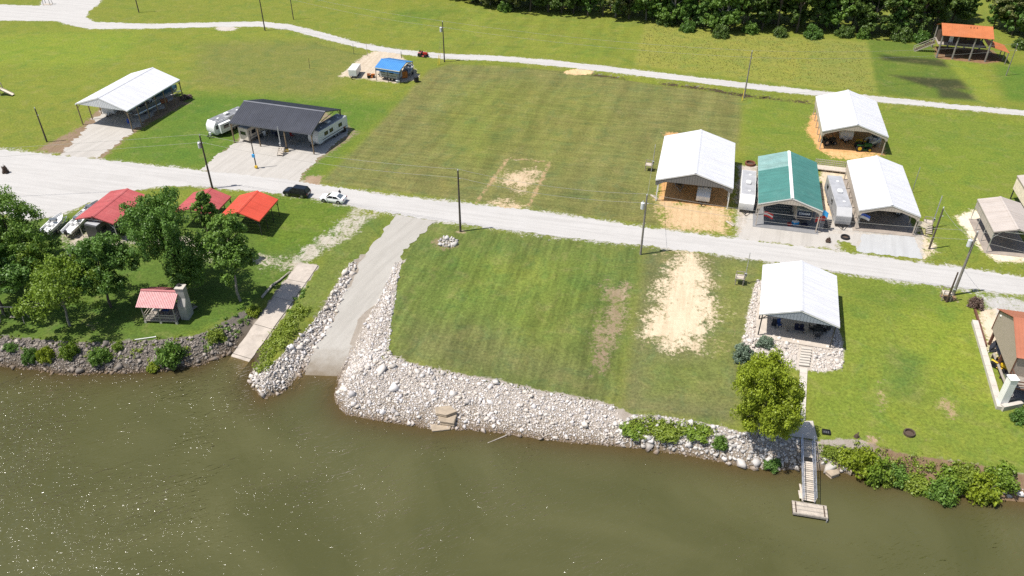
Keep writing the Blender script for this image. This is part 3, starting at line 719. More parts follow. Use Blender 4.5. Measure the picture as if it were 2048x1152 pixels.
def stone_bank(name, label, cat, polys, cell, mat, seed, big=150, size=(.75, 1.35), bigsize=1.1, keepf=None, lift=.12, group=None):
    r_ = np.random.default_rng(seed); X = []; Y = []
    for p in polys:
        x, y, d = scatter(p, cell, seed); X.append(x); Y.append(y)
    X = np.concatenate(X); Y = np.concatenate(Y)
    if keepf is not None: m = keepf(X, Y, r_); X, Y = X[m], Y[m]
    Z = terrain(X, Y); n = len(X)
    s = cell*.58*r_.lognormal(0, .38, n)*np.where(r_.random(n) < .10, 1.45, 1)
    # nearer stones show larger
    rank = np.argsort(-s/np.hypot(Y, 70)); big = min(big, n//3)
    bi, si = rank[:big], rank[big:]
    root = thing(name, label, cat, (float(X.mean()), float(Y.mean()), float(Z.mean())), 0, group)
    off = np.array(root.location)
    # fill of smaller stones wedged between the others
    fx_, fy_ = [], []
    for p in polys:
        x, y, d = scatter(p, cell*.62, seed+50); fx_.append(x); fy_.append(y)
    fx_ = np.concatenate(fx_); fy_ = np.concatenate(fy_)
    if keepf is not None: m = keepf(fx_, fy_, r_); fx_, fy_ = fx_[m], fy_[m]
    fz_ = terrain(fx_, fy_); fs_ = cell*.36*r_.lognormal(0, .25, len(fx_))
    AX, AY, AZ, AS = (np.concatenate(q) for q in ((X[si], fx_), (Y[si], fy_), (Z[si]+s[si]*lift, fz_), (s[si], fs_)))
    k = len(AX); Rm = rot_mats(k, r_, .7); sh = r_.integers(0, len(SHAPES), k); VV, FF, TT = [], [], []; nv = 0
    for q in range(len(SHAPES)):
        j = np.nonzero(sh == q)[0]; bv, bf = SHAPES[q]
        V = np.einsum('nij,nkj->nki', Rm[j], bv[None]*AS[j][:, None, None])+np.stack([AX[j], AY[j], AZ[j]], -1)[:, None, :]-off
        VV.append(V.reshape(-1, 3)); FF.append((bf[None]+(np.arange(len(j))*len(bv))[:, None, None]).reshape(-1, 3)+nv); TT.append(np.repeat(r_.random(len(j)), len(bv))); nv += len(j)*len(bv)
    me = np_mesh('small_stones', np.concatenate(VV), np.concatenate(FF), mat, np.concatenate(TT))
    tag(link(bpy.data.objects.new('small_stones', me), root), kind='stuff')
    for i in bi:
        q = int(r_.integers(0, len(SHAPES)))
        if (mat, q) not in SHAPE_ME: SHAPE_ME[(mat, q)] = np_mesh('stone', SHAPES[q][0], SHAPES[q][1], mat, np.zeros(len(SHAPES[q][0])))
        o = link(bpy.data.objects.new('stone', SHAPE_ME[(mat, q)]), root); sc = s[i]*bigsize
        o.location = (X[i]-off[0], Y[i]-off[1], Z[i]+sc*lift-off[2]); o.scale = (sc, sc, sc)
        o.rotation_euler = (float(r_.normal(0, .35)), float(r_.normal(0, .35)), float(r_.uniform(0, 6.28)))
    return root
def bankpoly(water, crest): return np.vstack([castl(water, ZW-.15), castl(crest[::-1], ZC)])
main_p = bankpoly([(676, 754), (671, 775), (671, 803), (692, 830), (760, 842), (860, 860), (940, 861), (1010, 868), (1080, 878), (1150, 888), (1240, 893)],
                  [(772, 690), (786, 717), (832, 734), (907, 749), (1001, 767), (1096, 788), (1174, 801), (1229, 816), (1244, 845)])
rampside_r = np.array([tuple(G(x, y))[:2] for x, y in [(676, 752), (712, 690), (733, 642), (758, 602), (776, 566), (790, 528), (803, 522), (794, 562), (787, 614), (781, 640), (777, 690), (740, 745)]])
stone_bank('riprap_bank', 'broad white limestone riprap slope between the mown lot and the river', 'riprap', [main_p, rampside_r], .305, 'white_stone', 11, 300, bigsize=1.15)
def slide_mid(x): return x
rampside_l = np.array([tuple(G(x, y))[:2] for x, y in [(715, 524), (704, 524), (690, 548), (672, 573), (650, 614), (626, 645), (600, 672), (572, 702), (543, 735)]])
rl2 = castl([(512, 742), (500, 752), (505, 772), (527, 800), (560, 787), (590, 774), (607, 752)], ZW-.1)
rl3 = np.array([tuple(G(x, y))[:2] for x, y in [(634, 690), (662, 644), (685, 595)]])
stone_bank('riprap_bank', 'pale riprap strip on the weedy side of the gravel boat ramp', 'riprap', [np.vstack([rampside_l, rl2, rl3])], .37, 'white_stone', 12, 220, bigsize=1.15)
left_p = bankpoly([(-120, 722), (0, 733), (60, 741), (130, 751), (230, 749), (330, 744), (400, 734), (440, 717), (468, 706)],
                  [(-120, 662), (0, 676), (100, 684), (200, 690), (300, 684), (390, 676), (440, 652), (480, 640)])
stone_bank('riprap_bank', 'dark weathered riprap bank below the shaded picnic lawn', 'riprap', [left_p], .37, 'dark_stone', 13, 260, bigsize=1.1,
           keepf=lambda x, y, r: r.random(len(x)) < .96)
right_p = bankpoly([(1236, 893), (1320, 904), (1400, 917), (1480, 935), (1540, 941), (1600, 939)],
                   [(1242, 836), (1262, 830), (1340, 838), (1420, 851), (1480, 866), (1560, 874), (1600, 880)])
stone_bank('riprap_bank', 'grey boulder riprap overgrown with green vines beside the lime green tree', 'riprap', [right_p], .50, 'grey_stone', 14, 260)
corner_p = bankpoly([(1992, 992), (2060, 1006), (2110, 1012)], [(1996, 968), (2040, 962), (2110, 975)])
stone_bank('riprap_bank', 'small heap of pale riprap at the river corner past the green thicket', 'riprap', [corner_p], .5, 'white_stone', 15, 90)
dockside_p = bankpoly([(1632, 940), (1680, 946), (1722, 954)], [(1636, 905), (1690, 912), (1730, 930)])
stone_bank('riprap_bank', 'loose tumbled stones at the water beside the gangway', 'riprap', [dockside_p], .85, 'grey_stone', 16, 40,
           keepf=lambda x, y, r: r.random(len(x)) < .6)
bed = np.array([tuple(G(x, y))[:2] for x, y in [(1516, 560), (1506, 592), (1496, 640), (1488, 688), (1500, 712), (1560, 722), (1600, 738), (1650, 742), (1682, 734), (1684, 702), (1676, 660), (1660, 692), (1520, 668), (1524, 600), (1526, 572)]])
def off_steps(x, y, r):
    a, b = G(1613, 694), G(1607, 738); d, t_ = seg_dist(x, y, a, b); return d > 1.0
stone_bank('rock_bed', 'pale rock mound around the raised patio and its steps', 'rock bed', [bed], .36, 'bed_stone', 17, 220, keepf=off_steps)
pile = np.array([tuple(G(x, y))[:2] for x, y in blob(897, 485, 19, 9)])
stone_bank('rock_pile', 'low round pile of pale stones on the lawn by the tall pole', 'rock pile', [pile], .40, 'grey_stone', 18, 40, lift=.35)
# loose slabs and boulders
def slab_rock(name, label, pts, z0, z1, mat='slab_rock', cat='rock'):
    c = sum((Vector((*cast(x, y, z1), 0)) for x, y in pts), Vector())/len(pts)
    o = thing(name, label, cat, (c.x, c.y, z0))
    P_ = [Vector((*cast(x, y, z1), 0))-c for x, y in pts]
    lay = MB(); n = len(P_); h = z1-z0
    lay.loft([[(p.x*.94, p.y*.94, 0) for p in P_], [(p.x*1.02, p.y*1.02, h*.45) for p in P_], [(p.x*.97, p.y*.97, h*.5) for p in P_], [(p.x, p.y, h*.92) for p in P_], [(p.x*.93, p.y*.93, h) for p in P_]])
    lay.build('slab', mat, o); return o
slab_rock('flat_boulder', 'flat tan boulder lying in the water below the riprap', [(858, 842), (886, 838), (904, 848), (900, 858), (864, 862)], ZW-.4, ZW+.22)
slab_rock('flat_boulder', 'layered brown sandstone slab stacked on the riprap edge', [(872, 822), (896, 818), (914, 828), (908, 846), (880, 842)], ZW, ZW+.9)
slab_rock('flat_boulder', 'square tan sandstone slab topmost on the layered boulder', [(870, 814), (900, 810), (914, 822), (892, 830), (872, 826)], ZW+.9, ZW+1.4)
slab_rock('flat_boulder', 'long tan boulder sloping into the river beside the gangway', [(1660, 917), (1672, 922), (1680, 946), (1664, 952), (1652, 942)], ZW-.3, ZW+.5)
slab_rock('flat_boulder', 'pointed tan boulder half under the lime thicket by the gangway', [(1690, 920), (1702, 926), (1704, 944), (1692, 936)], ZW, ZW+.7)

# ------------------------------------------------------------------ foliage
LEAF_Q = np.array([(-.5, 0, 0), (0, -.34, .06), (.5, 0, 0), (0, .34, .06)])
def leaf_cloud(C, rad, per, size, r_, up=.35, tone=None, flat=.85):
    """leaf quads spread over the shells of clumps C (n,3) with radii rad (n)"""
    n = len(C); N = n*per
    d = r_.normal(0, 1, (N, 3)); d /= np.linalg.norm(d, axis=1)[:, None]; d[:, 2] *= flat
    rr = np.repeat(rad, per)*(r_.random(N)**.45)
    P_ = np.repeat(C, per, 0)+d*rr[:, None]
    nrm = d*.8+np.array([0, 0, up])+r_.normal(0, .5, (N, 3)); nrm /= np.linalg.norm(nrm, axis=1)[:, None]
    a = r_.normal(0, 1, (N, 3)); t1 = np.cross(nrm, a); t1 /= np.linalg.norm(t1, axis=1)[:, None]; t2 = np.cross(nrm, t1)
    s = size*r_.uniform(.6, 1.35, N)
    V = P_[:, None, :]+(LEAF_Q[None, :, 0:1]*t1[:, None]+LEAF_Q[None, :, 1:2]*t2[:, None]+LEAF_Q[None, :, 2:3]*nrm[:, None])*s[:, None, None]
    ct = r_.random(n) if tone is None else tone
    tn = np.clip(np.repeat(ct, per)*.6+r_.random(N)*.4, 0, 1)
    return V.reshape(-1, 3), np.arange(N*4).reshape(-1, 4), np.repeat(tn, 4)
def limb(mb, a, b, r0, r1, r_, k=3, wob=.12):
    pts = [a.lerp(b, i/k)+Vector(r_.normal(0, wob, 3))*(0 if i in (0,) else 1) for i in range(k+1)]
    for i in range(k): mb.tube(pts[i], pts[i+1], r0+(r1-r0)*i/k, r0+(r1-r0)*(i+1)/k, 6)
    return pts[-1]
TREE_ME = {}
def tree_mesh(key, H, Rc, base, leafm, barkm, seed, nclump=90, per=80, leaf=.42, shape='round', lobes=7):
    r_ = np.random.default_rng(seed); tr_ = MB(); C = []; rad = []
    Hc = H-base
    top = Vector((r_.normal(0, .3), r_.normal(0, .3), base+Hc*.75))
    limb(tr_, Vector((0, 0, -.3)), top, .03*H**.9*.55+.05, .05, r_, 6, .10)
    # main lobes give the crown an uneven outline
    L_ = []
    for i in range(lobes):
        a = 2*math.pi*i/lobes+r_.uniform(-.5, .5); h = r_.uniform(.12, .78); q = {'round': math.sin(math.pi*min(.97, h*.85+.12))**.6, 'cone': 1.05-h, 'tall': .62, 'spread': .9}[shape]
        e = Rc*q*r_.uniform(.55, .80); p = Vector((math.cos(a)*e, math.sin(a)*e, base+Hc*h)); L_.append((p, Rc*r_.uniform(.34, .50)))
        s0 = top*(.25+.5*h); s0.z = min(s0.z, p.z-.2); limb(tr_, Vector((s0.x, s0.y, max(base*.75, s0.z))), p, .012*H, .03, r_, 3, .15)
    L_.append((Vector((top.x, top.y, base+Hc*.80)), Rc*.44)); L_.append((Vector((0, 0, base+Hc*.42)), Rc*.5))
    if shape == 'cone': L_.append((Vector((0, 0, base+Hc*.92)), Rc*.22))
    for i in range(nclump):
        p, lr = L_[r_.integers(0, len(L_))]; d = r_.normal(0, 1, 3); d /= np.linalg.norm(d)
        C.append(np.array(p)+d*lr*r_.uniform(.55, 1.12)*np.array([1, 1, Hc/(2.6*Rc) if Hc > 2*Rc else .85])); rad.append(Rc*r_.uniform(.10, .21))
    C = np.array(C); C[:, 2] = np.clip(C[:, 2], base*.85, H-.2); rad = np.array(rad)
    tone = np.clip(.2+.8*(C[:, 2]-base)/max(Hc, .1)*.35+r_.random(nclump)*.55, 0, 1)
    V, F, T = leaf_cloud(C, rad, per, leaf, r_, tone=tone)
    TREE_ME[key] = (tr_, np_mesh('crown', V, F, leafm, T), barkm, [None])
def place_tree(key, name, label, x, y, z, rz=0, sc=1.0, group=None, sz=None, cat='tree'):
    tr_, crown, barkm, cache = TREE_ME[key]
    o = thing(name, label, cat, (x, y, z), rz, group); s2 = sz or sc; o.scale = (sc, sc, s2)
    if cache[0] is None: cache[0] = tr_.build('trunk', barkm, o, True).data
    else: link(bpy.data.objects.new('trunk', cache[0]), o)
    link(bpy.data.objects.new('crown', crown), o); return o
def at_tree(key, name, label, px, py, **kw):
    p = G(px, py); return place_tree(key, name, label, p.x, p.y, p.z, **kw)
tree_mesh('oakA', 15.5, 6.2, 3.2, 'leaf_dark', 'bark', 21, 270, 120, .32, 'round', 10)
tree_mesh('oakB', 12.5, 4.7, 3.0, 'leaf_dark', 'bark', 22, 200, 115, .31, 'round', 8)
tree_mesh('slim', 14.0, 4.0, 4.0, 'leaf_mid', 'grey_bark', 23, 170, 85, .34, 'tall', 9)
tree_mesh('loose', 11.0, 5.4, 2.6, 'leaf_lime', 'grey_bark', 24, 130, 80, .32, 'spread', 9)
tree_mesh('clump', 12.5, 6.0, 2.0, 'leaf_mid', 'bark', 25, 240, 110, .31, 'spread', 10)
tree_mesh('lime', 9.4, 5.0, 1.4, 'leaf_yellow', 'grey_bark', 26, 290, 130, .27, 'round', 9)
tree_mesh('spire', 12.5, 2.6, 3.0, 'leaf_mid', 'bark', 27, 120, 80, .34, 'cone', 8)
at_tree('oakA', 'shade_tree', 'large dark green shade tree hiding the end of a red carport', 366, 582, rz=.4, sc=.88, sz=1.10)
at_tree('slim', 'shade_tree', 'tall slim tree with bare lower trunk beside the concrete boat ramp', 481, 602, rz=1.2, sc=.98, sz=1.05)
at_tree('spire', 'shade_tree', 'narrow pointed tree between the two rear red carports', 436, 528, rz=.2, sc=1.0, sz=1.02)
at_tree('oakB', 'shade_tree', 'round dark tree with leaning trunk behind the picnic pavilion', 222, 614, rz=2.2, sc=.98, sz=1.0)
at_tree('loose', 'shade_tree', 'loose yellow green tree on the river lawn near the swing frame', 140, 652, rz=.9, sc=1.0, sz=1.02)
at_tree('clump', 'shade_tree', 'spreading dark tree beside the parked boats and gravel lot', 52, 548, rz=2.6, sc=.95, sz=1.08)
at_tree('oakB', 'shade_tree', 'dark tree cut off by the left edge above the swing frame', 6, 628, rz=4.0, sc=1.15, sz=1.0)
at_tree('clump', 'shade_tree', 'dark leafy tree at the left edge behind the loose yellow tree', -40, 545, rz=5.0)
at_tree('loose', 'shade_tree', 'small lime tree between the boats and the dark round tree', 84, 590, rz=3.7, sc=.7)
at_tree('lime', 'lime_tree', 'bright lime green tree on the bank beside the concrete walkway', 1512, 874, rz=3.0, sc=.80, sz=1.20)
# bushes
BUSH = {}
def bush_mesh(key, leafm, seed, n=60, per=62, leaf=.125, flat=.75):
    r_ = np.random.default_rng(seed)
    d = r_.normal(0, 1, (n, 3)); d /= np.linalg.norm(d, axis=1)[:, None]; d[:, 2] = np.abs(d[:, 2])
    C = d*r_.uniform(.35, .82, (n, 1))*np.array([1, 1, 1.0]); rad = r_.uniform(.16, .30, n)
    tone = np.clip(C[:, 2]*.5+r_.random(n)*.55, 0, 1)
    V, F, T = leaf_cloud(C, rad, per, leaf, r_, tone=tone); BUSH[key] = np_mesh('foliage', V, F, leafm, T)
for k_, m_, s_ in (('dark', 'leaf_dark', 31), ('lime', 'leaf_lime', 32), ('yellow', 'leaf_yellow', 33), ('mid', 'leaf_mid', 34), ('blue', 'leaf_blue', 35), ('weed', 'weed_leaf', 36), ('dead', 'dead_leaf', 37), ('forest', 'leaf_forest', 38)):
    bush_mesh(k_, m_, s_)
STEM_ME = [None]
def bush(key, label, px, py, w, h, name='bush', group='bushes along the shore', cat='bush', rz=None):
    p = G(px, py); o = thing(name, label, cat, (p.x, p.y, p.z-.05), random.uniform(0, 6) if rz is None else rz, group); o.scale = (w/2, w/2, h)
    link(bpy.data.objects.new('foliage', BUSH[key]), o)
    if STEM_ME[0] is None:
        mb = MB()
        for i in range(5):
            a = i*1.257; mb.tube((0, 0, -.05), (.45*math.cos(a), .45*math.sin(a), .6), .03, .012, 5)
        STEM_ME[0] = mb.build('stem', 'bark', o).data
    else: link(bpy.data.objects.new('stem', STEM_ME[0]), o)
    return o
bush('dark', 'round dark green bush on the dark riprap near the left edge', 62, 714, 2.6, 2.0)
bush('yellow', 'yellow green bush on the dark riprap next to the round dark bush', 92, 712, 2.8, 2.2)
bush('lime', 'upright lime bush on the dark riprap below the yellow green tree', 140, 708, 3.2, 2.6)
bush('mid', 'sprawling green bush on the dark riprap between lime and big bushes', 200, 716, 3.6, 2.2)
bush('mid', 'large full bush on the dark riprap below the picnic pavilion', 342, 716, 4.6, 3.4)
bush('yellow', 'bright reedy clump at the waterline below the large full bush', 304, 730, 2.2, 1.2)
bush('dark', 'low dark bush at the upper edge of the riprap, far left', 22, 694, 2.4, 1.0)
bush('lime', 'small lime shrub atop the dark riprap right of the sprawling bush', 236, 694, 2.2, 1.1)
bush('weed', 'weedy shrub on the bank left of the concrete boat ramp', 432, 672, 3.4, 1.5)
bush('yellow', 'bright weed clump beside the upper end of the driftwood log', 508, 624, 2.6, 1.4)
bush('blue', 'blue green juniper beside the patio rock mound behind the lime tree', 1484, 716, 3.6, 2.4)
bush('blue', 'pale blue shrub at the patio corner above the lime tree', 1530, 690, 3.0, 1.5)
bush('mid', 'dark green shrub on boulders just left of the lime tree', 1440, 888, 2.4, 1.6)
bush('dark', 'dark shrub in the shade between boulders and gangway', 1545, 925, 2.6, 1.2)
bush('yellow', 'lime thicket beside the bare strip right of the gangway', 1728, 930, 4.4, 3.4)
bush('lime', 'tall lime bush overhanging the water right of the gangway', 1752, 948, 4.2, 3.6)
bush('yellow', 'low yellow bush between gangway boulders and tall lime bush', 1698, 914, 3.8, 1.7)
bush('weed', 'low green creeper at the top of the bank beside the gangway', 1660, 900, 2.4, .9)
bush('mid', 'dull green bush on the eroded bank right of the lime thicket', 1796, 938, 3.8, 1.9)
bush('mid', 'small green bush hanging just above the water on the eroded bank', 1808, 966, 1.8, .9)
bush('mid', 'rounded deep green bush leaning out over the water', 1884, 990, 4.2, 2.8)
bush('lime', 'lime bush behind the rounded one leaning over the water', 1902, 965, 4.6, 2.8)
bush('yellow', 'bright yellow green bush on the bank nearest the river corner', 1966, 974, 4.8, 3.4)
bush('lime', 'broad lime bush along the bank crest by the river corner', 2004, 956, 5.0, 2.6)
bush('weed', 'low weedy bush on the bank crest left of the corner bushes', 1930, 946, 4.4, 2.0)
bush('weed', 'low lime growth filling the eroded bank between the thickets', 1836, 948, 4.6, 1.7)
bush('lime', 'sprawling green growth at the water below the low lime growth', 1850, 966, 3.6, 1.4)
bush('weed', 'leafy growth over the eroded bank just right of the thicket', 1776, 946, 3.6, 1.8)
bush('lime', 'trailing vine clump on the boulders right of the white riprap', 1268, 858, 4.2, 1.0)
bush('weed', 'trailing vine clump on the boulders middle of the vine strip', 1330, 860, 4.6, 1.0)
bush('lime', 'trailing vine clump on the boulders near the dark green shrub', 1396, 864, 4.4, 1.0)
bush('dark', 'glossy dark shrub at the foot of the white retaining wall', 2040, 838, 3.0, 1.7)
bush('dead', 'bare brown twiggy shrub at the end of the timber edging', 1950, 612, 2.8, 2.0, group='dry shrubs')
bush('dead', 'reddish brown potted plant on the green carport forecourt', 1656, 484, 1.1, 1.1, group='dry shrubs', name='planter_bush')
bush('dead', 'bare bush with fallen branches at the edge of the gravel lot', 12, 346, 1.4, 2.0, group='dry shrubs')
bush('dead', 'dry brush heap behind the long white carport', 372, 196, 3.6, 1.0, group='dry shrubs', name='brush_heap')
# weeds: uncountable ground cover
def weeds(name, label, poly, dens, size, h, leafm, seed, world=False):
    r_ = np.random.default_rng(seed); p = np.array(poly) if world else Gl(poly)
    a, b = p.min(0), p.max(0); n = int((b[0]-a[0])*(b[1]-a[1])*dens)
    x = r_.uniform(a[0], b[0], n); y = r_.uniform(a[1], b[1], n); d = sd_poly(x, y, p)
    k = (d > 0) & (r_.random(n) < np.clip(.25+d*.9, 0, 1)) & (np.sin(x*1.1+seed)*np.sin(y*1.3)+r_.normal(0, .5, n) > -.75); x, y = x[k], y[k]
    hh_ = h*r_.uniform(.3, 1.1, len(x)); z = terrain(x, y)
    C = np.stack([x, y, z+hh_*.55], -1); V, F, T = leaf_cloud(C, hh_*.75, 22, size, r_, up=.5, tone=np.clip(hh_/h*.5+r_.random(len(x))*.5, 0, 1))
    me = np_mesh(name, V, F, leafm, T); return tag(link(bpy.data.objects.new(name, me)), label, kind='stuff')
weeds('weeds', 'dense green weeds covering the strip between the two boat ramps', [(504, 744), (530, 690), (565, 645), (596, 610), (622, 618), (596, 665), (566, 700), (544, 735), (524, 756)], 8, .24, .85, 'weed_leaf', 41)
weeds('weeds', 'shaded weeds along the concrete ramp upper edge', [(560, 640), (590, 590), (612, 565), (622, 575), (600, 618), (578, 642)], 2.5, .24, .5, 'leaf_mid', 42)
weeds('weeds', 'green vines spilling over the boulder riprap', [(1246, 856), (1262, 836), (1330, 838), (1420, 856), (1438, 872), (1380, 876), (1320, 876), (1270, 880)], 16, .22, .75, 'weed_leaf', 43)
weeds('weeds', 'scrappy weeds on the bank left of the concrete ramp', [(395, 672), (440, 640), (500, 605), (520, 615), (490, 660), (450, 690), (400, 700)], 2.0, .24, .55, 'leaf_mid', 44)
weeds('weeds', 'low green creeper along the eroded river bank', [(1636, 892), (1720, 884), (1790, 908), (1900, 928), (2030, 942), (2030, 985), (1990, 975), (1900, 972), (1780, 950), (1650, 925)], 6.5, .22, .85, 'weed_leaf', 45)
weeds('tall_grass', 'tall seeding yellow grass of the unmown plot by the woods', [(1292, 46), (1400, 62), (1730, 86), (1748, 184), (1600, 170), (1272, 128)], 2.6, .17, .10, 'tall_grass', 46)
weeds('weeds', 'thin dark weeds in the riprap below the picnic lawn', [(20, 690), (240, 696), (380, 682), (440, 660), (440, 690), (380, 716), (200, 722), (20, 712)], 1.0, .22, .55, 'weed_leaf', 47)

# uneven grass at the top of the stone banks
weeds('grass_fringe', 'ragged uncut grass along the top edge of the white riprap', [(770, 690), (784, 718), (830, 736), (907, 751), (1001, 769), (1096, 790), (1174, 803), (1232, 818), (1232, 812), (1174, 796), (1096, 783), (1001, 762), (907, 744), (834, 729), (790, 712), (778, 690)], 5, .16, .16, 'grass_blade', 61)
weeds('grass_fringe', 'ragged uncut grass along the lawn edge above the dark riprap', [(-40, 664), (100, 676), (200, 682), (300, 676), (390, 668), (440, 646), (445, 656), (390, 682), (300, 690), (200, 696), (100, 690), (-40, 676)], 4, .18, .22, 'weed_leaf', 62)
# woods along the back
tree_mesh('woodA', 15, 4.6, 1.2, 'leaf_forest', 'bark', 51, 130, 64, .52, 'round', 9)
tree_mesh('woodB', 13, 4.2, .8, 'leaf_olive', 'grey_bark', 52, 120, 64, .50, 'spread', 9)
tree_mesh('woodC', 17, 4.0, 2.5, 'leaf_forest', 'bark', 53, 130, 60, .52, 'tall', 10)
tree_mesh('woodD', 12, 3.6, .5, 'leaf_dark', 'bark', 54, 110, 64, .48, 'cone', 9)
tree_mesh('woodE', 11, 4.4, .6, 'leaf_mid', 'grey_bark', 55, 120, 64, .50, 'round', 9)
edge = [(905, -4), (960, 6), (1030, 18), (1130, 24), (1220, 34), (1300, 38), (1380, 52), (1460, 62), (1550, 62), (1650, 64), (1735, 66), (1830, 74), (1880, 66), (1960, 52), (2040, 78), (2120, 96), (2220, 112)]
ep = [G(x, y) for x, y in edge]
dist = [0]
for a, b in zip(ep[:-1], ep[1:]): dist.append(dist[-1]+(b-a).length)
def along(s):
    for i in range(len(ep)-1):
        if s <= dist[i+1]: return ep[i].lerp(ep[i+1], (s-dist[i])/(dist[i+1]-dist[i]))
    return ep[-1]
KIND = {'woodA': 'dense dark green tree', 'woodB': 'grey olive leafy tree', 'woodC': 'tall straight dark tree', 'woodD': 'pointed deep green tree', 'woodE': 'bushy mid green tree'}
def zone(q): return 'at their left end' if q < 1090 else 'above the mown back field' if q < 1280 else 'behind the left half of the weedy plot' if q < 1510 else 'behind the right half of the weedy plot' if q < 1740 else 'beside the sunlit gap' if q < 1860 else 'around the orange shelter'
rw = random.Random(5); keys = list(KIND)
for row, (off, st) in enumerate(((0, 3.9), (5.0, 4.6), (10.5, 5.8))):
    s_ = rw.uniform(0, 3)
    while s_ < dist[-1]:
        p = along(s_)+Vector((rw.uniform(-1, 1), off+rw.uniform(-1.4, 1.4), 0)); k = rw.choice(keys)
        px_ = 1024+FPX*p.x/(p.y*math.cos(PITCH)+CAM_H*math.sin(PITCH))
        gap = any(abs(px_-g) < w for g, w in ((1768, 9), (1956, 9)))
        if not (gap or (1872 < px_ < 2010 and row == 0)):
            place_tree(k, 'woodland_tree', KIND[k]+(' of the wood edge ' if row == 0 else ' inside the woods ')+zone(px_), p.x, p.y, 0, rw.uniform(0, 6.28), rw.uniform(.8, 1.2), 'trees of the woods behind the field', rw.uniform(.85, 1.15))
        s_ += st*rw.uniform(.75, 1.25)
UB = ['beneath the left end of the woods', 'where the mown field meets the weedy plot', 'bulging into the weedy plot', 'at the deepest bulge into the weedy plot', 'above the middle of the weedy plot', 'left of the pale pole top', 'right of the pale pole top', 'above the right half of the weedy plot', 'at the right corner of the weedy plot', 'above the dark striped lawn', 'beside the orange shelter stairs', 'right of the orange shelter lean-to']
for i, (px_, py_, w_, h_) in enumerate([(1010, 22, 5, 3), (1330, 48, 6, 4), (1375, 62, 5, 3.5), (1440, 74, 5, 4), (1500, 66, 5, 3.6), (1560, 72, 5, 3), (1625, 74, 6, 4), (1690, 72, 6, 3.6), (1725, 76, 4, 3), (1800, 80, 6, 4.5), (1840, 84, 5, 3.6), (2040, 96, 5, 3)]):
    bush(('mid', 'forest', 'dark', 'forest')[i % 4], ('bright green', 'dark', 'glossy deep green', 'dull dark')[i % 4]+' undergrowth bush '+UB[i], px_, py_, w_, h_, name='undergrowth_bush', group='undergrowth along the woods')
for px_, py_ in ((800, -14), (850, -16), (770, -16)):
    p = G(px_, py_); place_tree('woodA', 'woodland_tree', 'dense dark tree standing out of frame whose shade meets the field', p.x, p.y, 0, rw.uniform(0, 6), 1, 'trees of the woods behind the field')

# ------------------------------------------------------------------ carports and houses
def slope_mesh(mb, x0, z0, x1, z1, y0, y1, rib=.45, th=.05, rh=.035):
    """ribbed metal roof slope from eave (x0, z0) to ridge (x1, z1), ribs running up the slope"""
    d = Vector((x1-x0, 0, z1-z0)); n_ = Vector((-(z1-z0), 0, x1-x0)).normalized()
    if n_.z < 0: n_ = -n_
    k = max(1, round((y1-y0)/rib)); prof = []
    for i in range(k):
        a = y0+(y1-y0)*i/k; w = (y1-y0)/k
        prof += [(a, 0), (a+w*.74, 0), (a+w*.80, rh), (a+w*.94, rh)]
    prof.append((y1, 0)); m_ = len(prof); vs = []
    for e in (0, 1):
        for y, h in prof: vs.append((x0+d.x*e+n_.x*h, y, z0+d.z*e+n_.z*h))
    for e in (0, 1):
        for y, h in prof: vs.append((x0+d.x*e-n_.x*th, y, z0+d.z*e-n_.z*th))
    fs = [(i, i+1, m_+i+1, m_+i) for i in range(m_-1)]+[(2*m_+i, 3*m_+i, 3*m_+i+1, 2*m_+i+1) for i in range(m_-1)]
    fs += [(i, 2*m_+i, 2*m_+i+1, i+1) for i in range(m_-1)]+[(m_+i, m_+i+1, 3*m_+i+1, 3*m_+i) for i in range(m_-1)]
    fs += [(0, m_, 3*m_, 2*m_), (m_-1, 3*m_-1, 4*m_-1, 2*m_-1)]
    mb.add(vs, fs)
